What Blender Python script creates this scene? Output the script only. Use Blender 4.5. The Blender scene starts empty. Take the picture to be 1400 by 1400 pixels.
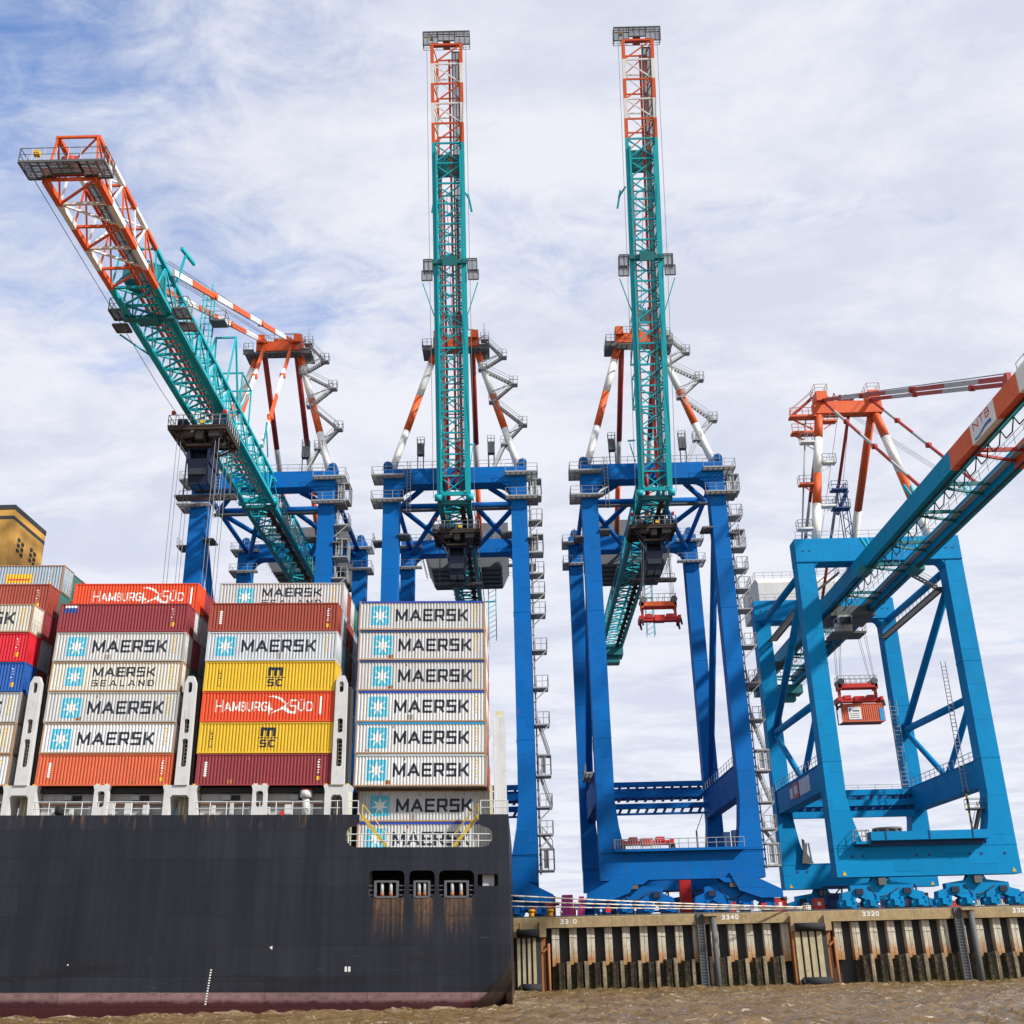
import bpy, bmesh, math, random
from mathutils import Vector, Matrix
from mathutils.geometry import delaunay_2d_cdt
random.seed(7)
R = math.radians
scn = bpy.context.scene
COL = scn.collection

# ------------------------------------------------------------------ camera
cam_d = bpy.data.cameras.new('camera'); cam = bpy.data.objects.new('camera', cam_d); COL.objects.link(cam)
cam_d.sensor_width = 36.0; cam_d.lens = 36.0 * 1470 / 1400
cam_d.clip_start = 0.5; cam_d.clip_end = 9000
PITCH = math.atan(1470 / math.hypot(86, 3600)); ROLL = math.atan2(86, 3600)
cam.matrix_world = Matrix.Translation((0, 0, 4.3)) @ Matrix.Rotation(R(90) + PITCH, 4, 'X') @ Matrix.Rotation(-ROLL, 4, 'Z')
scn.camera = cam
# ------------------------------------------------------------------ light
SUN = Vector((0.69, -0.42, 0.59)).normalized()
sd = bpy.data.lights.new('sun', 'SUN'); sd.energy = 3.9; sd.angle = R(2.5); sd.color = (1.0, 0.955, 0.88)
so = bpy.data.objects.new('sun', sd); COL.objects.link(so)
so.rotation_euler = SUN.to_track_quat('Z', 'Y').to_euler(); so.location = (60, -40, 120)
scn.view_settings.view_transform = 'Standard'; scn.view_settings.look = 'None'
scn.view_settings.exposure = 0.58; scn.view_settings.gamma = 1.0

class NT:
    """small helper around a node tree"""
    def __init__(s, tree): s.t = tree; s.n = tree.nodes; s.l = tree.links
    def new(s, typ, **kw):
        n = s.n.new(typ)
        for k, v in kw.items(): setattr(n, k, v)
        return n
    def put(s, sock, v):
        if hasattr(v, 'is_output'): s.l.new(v, sock)
        elif v is not None: sock.default_value = v
    def math(s, op, a, b=None, c=None, clamp=False):
        n = s.new('ShaderNodeMath', operation=op, use_clamp=clamp)
        s.put(n.inputs[0], a); s.put(n.inputs[1], b); s.put(n.inputs[2], c); return n.outputs[0]
    def mr(s, v, a, b, c=0.0, d=1.0, smooth=False):
        n = s.new('ShaderNodeMapRange'); n.clamp = True
        if smooth: n.interpolation_type = 'SMOOTHSTEP'
        s.put(n.inputs[0], v)
        for i, x in enumerate((a, b, c, d)): s.put(n.inputs[1 + i], x)
        return n.outputs[0]
    def mapping(s, vec, scale=(1, 1, 1), loc=(0, 0, 0), rot=(0, 0, 0)):
        n = s.new('ShaderNodeMapping'); s.put(n.inputs[0], vec); n.inputs[1].default_value = loc
        n.inputs[2].default_value = rot; n.inputs[3].default_value = scale; return n.outputs[0]
    def noise(s, vec, scale, detail=4, rough=0.55, dist=0.0):
        n = s.new('ShaderNodeTexNoise'); s.put(n.inputs['Vector'], vec); n.inputs['Scale'].default_value = scale
        n.inputs['Detail'].default_value = detail; n.inputs['Roughness'].default_value = rough
        n.inputs['Distortion'].default_value = dist; return n.outputs[0]
    def mix(s, f, a, b, typ='MIX'):
        n = s.new('ShaderNodeMix', data_type='RGBA', blend_type=typ)
        s.put(n.inputs[0], f)
        for i, v in ((6, a), (7, b)):
            if isinstance(v, (tuple, list)) and len(v) == 3: v = (*v, 1)
            s.put(n.inputs[i], v)
        return n.outputs[2]
    def sep(s, vec):
        n = s.new('ShaderNodeSeparateXYZ'); s.put(n.inputs[0], vec); return n.outputs

# sky: Nishita air plus thin cirrus laid on a plane high above (same clouds all round)
SKYOFF = (-0.137, 0.323, 0)
wd = bpy.data.worlds.new('World'); scn.world = wd; wd.use_nodes = True
w = NT(wd.node_tree); w.n.clear()
sky = w.new('ShaderNodeTexSky', sky_type='NISHITA'); sky.sun_disc = False
sky.sun_elevation = math.asin(SUN.z); sky.sun_rotation = math.atan2(SUN.x, SUN.y)
sky.air_density = 1.0; sky.dust_density = 0.6; sky.ozone_density = 2.0; sky.altitude = 0
tc = w.new('ShaderNodeTexCoord'); d = w.sep(tc.outputs['Generated'])
zz = w.math('MAXIMUM', d[2], 0.02); zz = w.math('ADD', zz, 0.10)
cx = w.math('DIVIDE', d[0], zz); cy = w.math('DIVIDE', d[1], zz)
cb = w.new('ShaderNodeCombineXYZ'); w.put(cb.inputs[0], cx); w.put(cb.inputs[1], cy)
v = cb.outputs[0]
rot = R(-28)
big = w.noise(w.mapping(v, (1, 1, 1), SKYOFF), 0.62, 2, 0.5, 0.3)
streak = w.noise(w.mapping(v, (1.0, 1.5, 1), (0.4, 0.2, 0), (0, 0, R(35))), 2.6, 8, 0.62, 0.6)
fine = w.noise(w.mapping(v, (1.0, 1.25, 1), (5, 1, 0), (0, 0, R(50))), 9.0, 8, 0.66, 0.6)
cov = w.math('ADD', w.math('MULTIPLY', big, 1.5), w.math('MULTIPLY', streak, 0.45))
cov = w.math('ADD', cov, w.math('MULTIPLY', fine, 0.30))
cov = w.math('ADD', cov, w.mr(d[2], 0.05, 0.6, 0.25, 0.0))
fac = w.mr(cov, 0.82, 1.14, 0.03, 0.97, True)
sh1 = w.noise(w.mapping(v, (0.9, 1.4, 1), (9, 4, 0)), 2.3, 8, 0.64, 0.4)
shade = w.mr(w.math('ADD', w.math('MULTIPLY', sh1, 0.8), w.math('MULTIPLY', fine, 0.2)), 0.38, 0.60, 0.0, 1.0, True)
cloudc = w.mix(shade, (3.15, 3.30, 3.85), (3.92, 3.98, 4.3))
airc = w.mix(1.0, sky.outputs[0], (0.56, 0.84, 1.15), 'MULTIPLY')
colr = w.mix(fac, airc, cloudc)
bg = w.new('ShaderNodeBackground'); w.put(bg.inputs[0], colr); bg.inputs[1].default_value = 0.15
wo = w.new('ShaderNodeOutputWorld'); w.l.new(bg.outputs[0], wo.inputs[0])

# ------------------------------------------------------------------ materials
def lin(r, g, b):
    f = lambda c: (c / 12.92 if c <= 0.04045 else ((c + 0.055) / 1.055) ** 2.4)
    return tuple(f(c / 255.0) for c in (r, g, b))
def base_mat(name, rough=0.5, metallic=0.0, spec=0.5):
    m = bpy.data.materials.new(name); m.use_nodes = True
    t = NT(m.node_tree); b = t.n['Principled BSDF']
    b.inputs['Roughness'].default_value = rough; b.inputs['Metallic'].default_value = metallic
    b.inputs['Specular IOR Level'].default_value = spec
    return m, t, b
MATS = {}
def paint(name, c, rough=0.45, dirt=0.25, rust=0.0, streak=0.0, scale=0.5, spec=0.4, bump=0.0, rnd=0.0, seam=0.0):
    """weathered paint: slow tone changes, optional rust blotches and run-down streaks"""
    m, t, b = base_mat(name, rough, 0, spec)
    g = t.new('ShaderNodeNewGeometry').outputs['Position']
    n1 = t.noise(g, scale, 5, 0.6)
    col = t.mix(t.mr(n1, 0.3, 0.72, 0.0, dirt), c, tuple(x * 0.45 + 0.012 for x in c))
    n0 = t.noise(g, scale * 6, 4, 0.6)
    col = t.mix(t.mr(n0, 0.4, 0.75, 0, dirt * 0.5), col, tuple(min(1, x * 1.25 + 0.01) for x in c))
    if rnd:
        ob = t.new('ShaderNodeObjectInfo').outputs['Random']
        col = t.mix(t.math('MULTIPLY', ob, rnd), col, tuple(x * 0.62 + 0.02 for x in c))
    if seam:                                               # plate joints and plate-to-plate tone
        s3 = t.sep(g); zz = t.math('DIVIDE', t.math('ADD', s3[2], t.math('MULTIPLY', t.math('FLOOR', t.math('DIVIDE', t.math('ADD', s3[0], s3[1]), 3.1)), 1.3)), 4.6)
        wn = t.new('ShaderNodeTexWhiteNoise', noise_dimensions='1D'); t.put(wn.inputs['W'], t.math('FLOOR', zz))
        col = t.mix(t.math('MULTIPLY', wn.outputs[0], seam), col, tuple(x * 0.6 for x in c))
        col = t.mix(t.math('MULTIPLY', t.math('LESS_THAN', t.math('FRACT', zz), 0.014), 0.55), col, tuple(x * 0.35 for x in c))
    if streak:
        n2 = t.noise(t.mapping(g, (1.6, 1.6, 0.09)), 1.7, 5, 0.65)
        col = t.mix(t.mr(n2, 0.52, 0.74, 0, streak), col, tuple(x * 0.5 + y for x, y in zip(c, (0.03, 0.022, 0.015))))
    if rust:
        n3 = t.noise(t.mapping(g, (1, 1, 0.45)), 2.1, 7, 0.7)
        col = t.mix(t.mr(n3, 0.66 - 0.16 * rust, 0.74, 0, min(1, 0.55 + rust * 0.4)), col, (0.20, 0.085, 0.03))
    t.put(b.inputs['Base Color'], col)
    t.put(b.inputs['Roughness'], t.mr(n1, 0.3, 0.8, rough, min(1, rough + 0.2)))
    if bump:
        bn = t.new('ShaderNodeBump'); bn.inputs['Strength'].default_value = bump; t.put(bn.inputs['Height'], n0)
        t.l.new(bn.outputs[0], b.inputs['Normal'])
    MATS[name] = m; return m
paint('crane_blue', (0.0, 0.13, 0.45), 0.6, 0.34, 0.06, 0.5, 0.35, 0.1, 0, 0, 0.34)
paint('dark_blue', (0.004, 0.04, 0.15), 0.5, 0.3, 0.1)
paint('navy_steel', (0.006, 0.016, 0.05), 0.6, 0.3, 0.2)
paint('light_blue', (0.0, 0.235, 0.52), 0.6, 0.32, 0.06, 0.45, 0.35, 0.1, 0, 0, 0.3)
paint('boom_teal', (0.0, 0.26, 0.47), 0.55, 0.2, 0, 0.25, 0.5, 0.1, 0, 0, 0.2)
paint('teal', (0.006, 0.40, 0.47), 0.5, 0.35, 0.1, 0.3, 0.5, 0.25)
paint('dark_teal', (0.006, 0.16, 0.18), 0.5, 0.35, 0.25)
paint('orange', (0.68, 0.10, 0.014), 0.5, 0.32, 0.15, 0.35)
paint('tip_red', (0.55, 0.055, 0.018), 0.45, 0.2)
paint('stay_red', (0.36, 0.03, 0.02), 0.5, 0.25, 0.1)
paint('stripe_white', (0.74, 0.73, 0.70), 0.5, 0.14, 0.1, 0.3)
paint('stay_grey', (0.36, 0.37, 0.37), 0.5, 0.2, 0.1, 0.2)
paint('galv', (0.30, 0.31, 0.32), 0.55, 0.3, 0.1)
paint('galv_dark', (0.10, 0.105, 0.11), 0.6, 0.3, 0.1)
paint('rusty_dark', (0.05, 0.036, 0.03), 0.8, 0.5, 0.4)
paint('machine_grey', (0.13, 0.135, 0.145), 0.6, 0.25, 0.1, 0.3)
paint('house_white', (0.62, 0.60, 0.56), 0.5, 0.2, 0.1, 0.3)
paint('spreader_red', (0.55, 0.02, 0.015), 0.45, 0.25, 0.1)
paint('yellow', (0.72, 0.43, 0.015), 0.5, 0.2)
paint('dull_yellow', (0.50, 0.36, 0.04), 0.6, 0.35, 0.2)
paint('black_rubber', (0.018, 0.018, 0.02), 0.75, 0.3)
paint('rope_white', (0.66, 0.60, 0.50), 0.9, 0.3)
paint('wire', (0.16, 0.17, 0.18), 0.5, 0.1)
paint('ship_white', (0.58, 0.59, 0.59), 0.5, 0.3, 0.3, 0.5, 0.8)
paint('ship_grey', (0.42, 0.42, 0.41), 0.6, 0.25, 0.5, 0.4, 0.8)
paint('ship_cream', (0.60, 0.55, 0.36), 0.5, 0.25, 0.4, 0.3)
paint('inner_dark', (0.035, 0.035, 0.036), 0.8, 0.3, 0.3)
paint('fairlead', (0.10, 0.105, 0.115), 0.5, 0.3, 0.4)
paint('rust', (0.36, 0.14, 0.05), 0.85, 0.35, 0.3)
paint('funnel_tan', (0.62, 0.34, 0.07), 0.5, 0.25, 0.3, 0.55, 0.4)
paint('funnel_dark', (0.035, 0.042, 0.05), 0.5, 0.2)
paint('ink', (0.016, 0.024, 0.04), 0.5, 0.15)
paint('white_ink', (0.74, 0.73, 0.70), 0.5, 0.12, 0.0, 0.15)
paint('star_blue', (0.10, 0.47, 0.62), 0.5, 0.15, 0, 0.15)
paint('navy_ink', (0.02, 0.06, 0.25), 0.5, 0.1)
paint('sign_red', (0.55, 0.05, 0.05), 0.5, 0.1)
paint('sign_blue', (0.01, 0.12, 0.40), 0.5, 0.1)
paint('sign_white', (0.55, 0.58, 0.66), 0.5, 0.1)
paint('concrete', (0.40, 0.30, 0.165), 0.9, 0.75, 0.62, 0.85, 1.3, 0.2, 0.3)
paint('fender_face', (0.47, 0.41, 0.26), 0.8, 0.6, 0.3, 0.9, 1.2)
paint('quay_asphalt', (0.10, 0.10, 0.10), 0.9, 0.3)
paint('glass', (0.02, 0.03, 0.04), 0.08, 0.1)
paint('box_red', (0.50, 0.05, 0.03), 0.5, 0.25, 0.1); paint('box_pink', (0.78, 0.08, 0.32), 0.5, 0.2)
paint('box_orange', (0.75, 0.25, 0.04), 0.5, 0.2); paint('white_far', (0.6, 0.62, 0.66), 0.6, 0.1)
# container colours
for nm, c, ru, st in (('c_grey', (0.54, 0.545, 0.54), 0.15, 0.45), ('c_bright', (0.63, 0.64, 0.635), 0.08, 0.35), ('c_beige', (0.60, 0.575, 0.50), 0.25, 0.5),
                  ('c_silver', (0.50, 0.53, 0.56), 0.08, 0.3), ('c_bluegrey', (0.32, 0.40, 0.45), 0.05, 0.3),
                  ('c_maroon', (0.25, 0.035, 0.045), 0.05, 0.25), ('c_brown', (0.30, 0.055, 0.035), 0.08, 0.3),
                  ('c_orange', (0.56, 0.115, 0.05), 0.05, 0.2), ('c_hamburg', (0.72, 0.075, 0.02), 0.0, 0.2),
                  ('c_red', (0.60, 0.012, 0.03), 0.0, 0.2), ('c_blue', (0.015, 0.09, 0.35), 0.05, 0.2),
                  ('c_yellow', (0.66, 0.42, 0.025), 0.05, 0.25), ('c_green', (0.05, 0.16, 0.14), 0.1, 0.3),
                  ('f_rust', (0.36, 0.22, 0.13), 0.6, 0.4), ('f_grey', (0.40, 0.38, 0.35), 0.5, 0.4),
                  ('r_navy', (0.012, 0.05, 0.19), 0.1, 0.1), ('r_royal', (0.015, 0.06, 0.42), 0.1, 0.1),
                  ('r_sky', (0.02, 0.30, 0.62), 0.1, 0.1), ('r_pale', (0.42, 0.50, 0.52), 0.1, 0.2)):
    paint(nm, tuple(min(.8, x * 1.1) for x in c), 0.55, 0.28, ru, st, 0.7, 0.3, 0, 0.4 if nm[0] == 'c' else 0.6)

# ------------------------------------------------------------------ geometry helpers
def box(x0, x1, y0, y1, z0, z1):
    v = [(x, y, z) for z in (z0, z1) for y in (y0, y1) for x in (x0, x1)]
    return v, [(0, 2, 3, 1), (4, 5, 7, 6), (0, 1, 5, 4), (2, 6, 7, 3), (0, 4, 6, 2), (1, 3, 7, 5)], False
def beam(p, q, wd, ht=None, up=(0, 0, 1), off=0.0, w2=None, h2=None):
    p, q = Vector(p), Vector(q); ht = ht or wd; w2 = w2 or wd; h2 = h2 or ht
    d = (q - p).normalized(); u = Vector(up)
    if abs(d.dot(u)) > 0.98: u = Vector((0, 1, 0))
    s = d.cross(u).normalized(); u = s.cross(d).normalized()
    v = []
    for c, a, b in ((p, wd, ht), (q, w2, h2)):
        for i, j in ((-1, -1), (1, -1), (1, 1), (-1, 1)): v.append(tuple(c + s * (i * a / 2) + u * (j * b / 2)))
    return v, [(0, 3, 2, 1), (4, 5, 6, 7), (0, 1, 5, 4), (1, 2, 6, 5), (2, 3, 7, 6), (3, 0, 4, 7)], False
def pipe(p, q, r, n=10, r2=None):
    p, q = Vector(p), Vector(q); r2 = r if r2 is None else r2
    d = (q - p).normalized(); u = Vector((0, 0, 1)) if abs(d.z) < 0.9 else Vector((0, 1, 0))
    s = d.cross(u).normalized(); u = s.cross(d)
    v = []
    for c, rr in ((p, r), (q, r2)):
        for k in range(n):
            a = 2 * math.pi * k / n; v.append(tuple(c + s * math.cos(a) * rr + u * math.sin(a) * rr))
    f = [(k, (k + 1) % n, n + (k + 1) % n, n + k) for k in range(n)]
    f.append(tuple(range(n - 1, -1, -1))); f.append(tuple(range(n, 2 * n)))
    return v, f, n > 4
def wire(p, q, r=0.045): return pipe(p, q, r, 4)
def path(pts, r, n=6):
    out = []
    for a, b in zip(pts, pts[1:]): out.append(pipe(a, b, r, n))
    return out
def prism(poly, a, b, axis='y'):
    """extrude a 2D outline; axis y: poly is (x,z); axis x: (y,z); axis z: (x,y)"""
    n = len(poly)
    mk = {'y': lambda p, t: (p[0], t, p[1]), 'x': lambda p, t: (t, p[0], p[1]), 'z': lambda p, t: (p[0], p[1], t)}[axis]
    v = [mk(p, a) for p in poly] + [mk(p, b) for p in poly]
    f = [tuple(range(n - 1, -1, -1)), tuple(range(n, 2 * n))] + [(k, (k + 1) % n, n + (k + 1) % n, n + k) for k in range(n)]
    return v, f, False
def pip(p, lp):
    c = False
    for i in range(len(lp)):
        (xa, za), (xb, zb) = lp[i - 1], lp[i]
        if (za > p[1]) != (zb > p[1]) and p[0] < (xb - xa) * (p[1] - za) / (zb - za) + xa: c = not c
    return c
def cdt(polys):
    """union of outlines as triangles (counters of letters stay open)"""
    vs = []; fs = []
    for p in polys:
        fs.append(list(range(len(vs), len(vs) + len(p)))); vs += [Vector(q) for q in p]
    r = delaunay_2d_cdt(vs, [], fs, 1, 1e-5); V = [tuple(x) for x in r[0]]
    return V, [tuple(t) for t in r[2] if any(pip((sum(V[i][0] for i in t) / 3, sum(V[i][1] for i in t) / 3), lp) for lp in polys)]
def plate(outer, holes, a, b, axis='y'):
    """flat plate with holes, given thickness; outer ccw, holes cw"""
    if holes:
        edges = []; vs = []
        for lp in [outer] + holes:
            o = len(vs); n = len(lp); vs += [Vector(q) for q in lp]; edges += [(o + k, o + (k + 1) % n) for k in range(n)]
        r = delaunay_2d_cdt(vs, edges, [list(range(len(outer)))], 1, 1e-5); V, T = [tuple(x) for x in r[0]], [tuple(x) for x in r[2]]
        cen = lambda t: (sum(V[i][0] for i in t) / 3, sum(V[i][1] for i in t) / 3)
        T = [t for t in T if not any(pip(cen(t), lp) for lp in holes)]
    else: V, T = cdt([outer])
    mk = {'y': lambda p, t: (p[0], t, p[1]), 'x': lambda p, t: (t, p[0], p[1]), 'z': lambda p, t: (p[0], p[1], t)}[axis]
    n = len(V); v = [mk(p, a) for p in V] + [mk(p, b) for p in V]
    f = [t for t in T] + [tuple(n + i for i in reversed(t)) for t in T]
    for lp in [outer] + holes:
        o = len(v); m = len(lp); v += [mk(p, a) for p in lp] + [mk(p, b) for p in lp]
        f += [(o + k, o + (k + 1) % m, o + m + (k + 1) % m, o + m + k) for k in range(m)]
    return v, f, False
def rrect(x0, x1, z0, z1, r, n=4):
    out = []
    for cx, cz, a0 in ((x1 - r, z0 + r, -90), (x1 - r, z1 - r, 0), (x0 + r, z1 - r, 90), (x0 + r, z0 + r, 180)):
        for k in range(n + 1):
            a = R(a0 + 90 * k / n); out.append((cx + r * math.cos(a), cz + r * math.sin(a)))
    return out
def move(shapes, dx=0, dy=0, dz=0):
    return [([(x + dx, y + dy, z + dz) for x, y, z in s[0]],) + tuple(s[1:]) for s in shapes]
def mesh_of(shapes, name='m'):
    V = []; F = []; S = []; MI = []
    for sh in shapes:
        v, f, sm = sh[:3]; mi = sh[3] if len(sh) > 3 else 0
        o = len(V); V += v
        for k in f: F.append(tuple(o + i for i in k)); S.append(bool(sm) and len(k) == 4); MI.append(mi)
    me = bpy.data.meshes.new(name); me.from_pydata(V, [], F)
    me.polygons.foreach_set('use_smooth', S); me.polygons.foreach_set('material_index', MI); me.update()
    bm = bmesh.new(); bm.from_mesh(me); bmesh.ops.recalc_face_normals(bm, faces=bm.faces); bm.to_mesh(me); bm.free()
    return me
def clusters(shapes):
    """group shapes whose bounding boxes touch: every separate piece becomes an object of its own"""
    bb = []
    for s in shapes:
        xs, ys, zs = zip(*s[0]); e = 0.05; bb.append((min(xs) - e, max(xs) + e, min(ys) - e, max(ys) + e, min(zs) - e, max(zs) + e))
    par = list(range(len(shapes)))
    def find(i):
        while par[i] != i: par[i] = par[par[i]]; i = par[i]
        return i
    for i in range(len(bb)):
        p = bb[i]
        for j in range(i):
            q = bb[j]
            if p[0] < q[1] and q[0] < p[1] and p[2] < q[3] and q[2] < p[3] and p[4] < q[5] and q[4] < p[5]: par[find(i)] = find(j)
    out = {}
    for i, s in enumerate(shapes): out.setdefault(find(i), []).append(s)
    return sorted(out.values(), key=lambda g: -len(g))
def mk(name, mat, parent, shapes, loc=None, whole=False):
    if isinstance(shapes, tuple): shapes = [shapes]
    gs = clusters(shapes) if 1 < len(shapes) < 400 and not whole else [shapes]
    if len(gs) > 24: gs = [shapes]
    first = None
    for g in gs:
        me = mesh_of(g, name)
        for mm in (mat if isinstance(mat, (list, tuple)) else [mat]): me.materials.append(MATS[mm])
        o = inst(name, me, parent, loc); first = first or o
        if parent is None and len(gs) > 1 and o is not first: o.parent = first
    return first
def inst(name, me, parent, loc=None, mat=None):
    o = bpy.data.objects.new(name, me); COL.objects.link(o)
    if parent is not None: o.parent = parent
    if loc is not None: o.location = loc
    if mat:
        o.material_slots[0].link = 'OBJECT'; o.material_slots[0].material = MATS[mat]
    return o
def tag(o, label=None, cat=None, group=None, kind=None):
    if label: o['label'] = label
    if cat: o['category'] = cat
    if group: o['group'] = group
    if kind: o['kind'] = kind
    return o
def thing(name, label, cat, loc=(0, 0, 0), group=None):
    o = bpy.data.objects.new(name, None); COL.objects.link(o); o.location = loc; o.empty_display_size = 0.5
    return tag(o, label, cat, group)
def copy_tree(o, parent=None, skip=()):
    c = o.copy(); COL.objects.link(c); c.parent = parent
    for ch in list(o.children):
        if ch.name.split('.')[0] not in skip: copy_tree(ch, c, skip)
    return c
def rail(pts, h=1.1, r=0.035, step=1.6, mid=True):
    """handrail along a floor path"""
    out = []; up = Vector((0, 0, h))
    for a, b in zip(pts, pts[1:]):
        a, b = Vector(a), Vector(b); n = max(1, round((b - a).length / step))
        out.append(wire(a + up, b + up, r))
        if mid: out.append(wire(a + up * 0.5, b + up * 0.5, r * 0.8))
        for k in range(n + 1):
            p = a.lerp(b, k / n); out.append(wire(p, p + up, r))
    return out
def stair(p, q, wdt=0.7, side=(0, 1, 0), treads=8):
    p, q, s = Vector(p), Vector(q), Vector(side).normalized() * wdt / 2
    out = [beam(p - s, q - s, 0.07, 0.28), beam(p + s, q + s, 0.07, 0.28)]
    for k in range(1, treads):
        c = p.lerp(q, k / treads); out.append(beam(c - s, c + s, 0.24, 0.05))
    up = Vector((0, 0, 1.0))
    for e in (-1, 1):
        out += [wire(p + s * e + up, q + s * e + up, 0.035), wire(p + s * e, p + s * e + up, 0.035), wire(q + s * e, q + s * e + up, 0.035)]
    return out

# ------------------------------------------------------------------ stroke lettering
G = {
 'M': (1.15, [[(0, 0), (0, 1)], [(0, 1), (.5, .12)], [(.5, .12), (1, 1)], [(1, 1), (1, 0)]]),
 'A': (1.1, [[(0, 0), (.5, 1)], [(.5, 1), (1, 0)], [(.2, .3), (.8, .3)]]),
 'E': (0.9, [[(0, 0), (0, 1)], [(0, 0), (1, 0)], [(0, .5), (.92, .5)], [(0, 1), (1, 1)]]),
 'R': (0.95, [[(0, 0), (0, 1)], [(0, 1), (.9, 1)], [(.9, 1), (1, .9)], [(1, .9), (1, .55)], [(1, .55), (.9, .42)], [(.9, .42), (0, .42)], [(.6, .42), (1, 0)]]),
 'S': (0.92, [[(1, 1), (.06, 1)], [(.03, .97), (.03, .56)], [(0, .52), (1, .52)], [(.97, .5), (.97, .04)], [(1, 0), (0, 0)]]),
 'K': (0.95, [[(0, 0), (0, 1)], [(.05, .45), (.5, .5)], [(.35, .45), (1, 1)], [(.4, .52), (1, 0)]]),
 'L': (0.8, [[(0, 1), (0, 0)], [(0, 0), (1, 0)]]),
 'N': (0.95, [[(0, 0), (0, 1)], [(0, 1), (1, 0)], [(1, 0), (1, 1)]]),
 'D': (0.95, [[(0, 0), (0, 1)], [(0, 1), (.7, 1)], [(.7, 1), (1, .7)], [(1, .7), (1, .3)], [(1, .3), (.7, 0)], [(.7, 0), (0, 0)]]),
 'H': (0.95, [[(0, 0), (0, 1)], [(1, 0), (1, 1)], [(0, .5), (1, .5)]]),
 'B': (0.75, [[(0, 0), (0, 1)], [(0, 1), (.75, 1)], [(.75, 1), (.92, .85)], [(.92, .85), (.92, .66)], [(.92, .66), (.75, .53)], [(0, .53), (.75, .53)], [(.75, .53), (1, .38)], [(1, .38), (1, .15)], [(1, .15), (.75, 0)], [(.75, 0), (0, 0)]]),
 'U': (0.9, [[(0, 1), (0, .25)], [(0, .25), (.25, 0)], [(.25, 0), (.75, 0)], [(.75, 0), (1, .25)], [(1, .25), (1, 1)]]),
 'G': (0.95, [[(1, .9), (.75, 1)], [(.75, 1), (.3, 1)], [(.3, 1), (0, .7)], [(0, .7), (0, .3)], [(0, .3), (.3, 0)], [(.3, 0), (.7, 0)], [(.7, 0), (1, .15)], [(1, .15), (1, .48)], [(1, .48), (.65, .48)]]),
 'T': (0.8, [[(0, 1), (1, 1)], [(.5, 1), (.5, 0)]]),
 'C': (0.9, [[(1, .9), (.8, 1)], [(.8, 1), (.2, 1)], [(.2, 1), (0, .8)], [(0, .8), (0, .2)], [(0, .2), (.2, 0)], [(.2, 0), (.8, 0)], [(.8, 0), (1, .1)]]),
 'm': (1.35, [[(0, 0), (0, 1)], [(0, .95), (.45, .95)], [(.5, 0), (.5, .9)], [(.5, .95), (.95, .95)], [(1, 0), (1, .9)]]),
 '0': (0.7, [[(.25, 0), (.75, 0)], [(.75, 0), (1, .25)], [(1, .25), (1, .75)], [(1, .75), (.75, 1)], [(.75, 1), (.25, 1)], [(.25, 1), (0, .75)], [(0, .75), (0, .25)], [(0, .25), (.25, 0)]]),
 '1': (0.3, [[(.6, 0), (.6, 1)], [(.6, 1), (0, .75)]]),
 '2': (0.7, [[(0, .8), (.2, 1)], [(.2, 1), (.8, 1)], [(.8, 1), (1, .8)], [(1, .8), (1, .6)], [(1, .6), (0, 0)], [(0, 0), (1, 0)]]),
 '3': (0.7, [[(0, 1), (.8, 1)], [(.8, 1), (1, .8)], [(1, .8), (.75, .52)], [(.3, .52), (.75, .52)], [(.75, .52), (1, .25)], [(1, .25), (.8, 0)], [(.8, 0), (0, 0)]]),
 '4': (0.75, [[(.75, 0), (.75, 1)], [(.75, 1), (0, .3)], [(0, .3), (1, .3)]]),
 '6': (0.7, [[(.9, 1), (.3, 1)], [(.3, 1), (0, .7)], [(0, .7), (0, .2)], [(0, .2), (.2, 0)], [(.2, 0), (.8, 0)], [(.8, 0), (1, .2)], [(1, .2), (1, .4)], [(1, .4), (.8, .55)], [(.8, .55), (0, .55)]]),
 '8': (0.7, [[(.2, 0), (.8, 0)], [(.8, 0), (1, .25)], [(1, .25), (.8, .52)], [(.2, .52), (.8, .52)], [(.2, .52), (0, .25)], [(0, .25), (.2, 0)], [(.8, .52), (.95, .76)], [(.95, .76), (.8, 1)], [(.8, 1), (.2, 1)], [(.2, 1), (.05, .76)], [(.05, .76), (.2, .52)]]),
}
def clip_z(poly, lo, hi):
    for sgn, lim in ((1, lo), (-1, -hi)):
        out = []
        for i in range(len(poly)):
            a, b = poly[i - 1], poly[i]; da, db = sgn * a[1] - lim, sgn * b[1] - lim
            if (da >= 0) != (db >= 0):
                t = da / (da - db); out.append((a[0] + (b[0] - a[0]) * t, a[1] + (b[1] - a[1]) * t))
            if db >= 0: out.append(b)
        poly = out
    return poly
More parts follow.
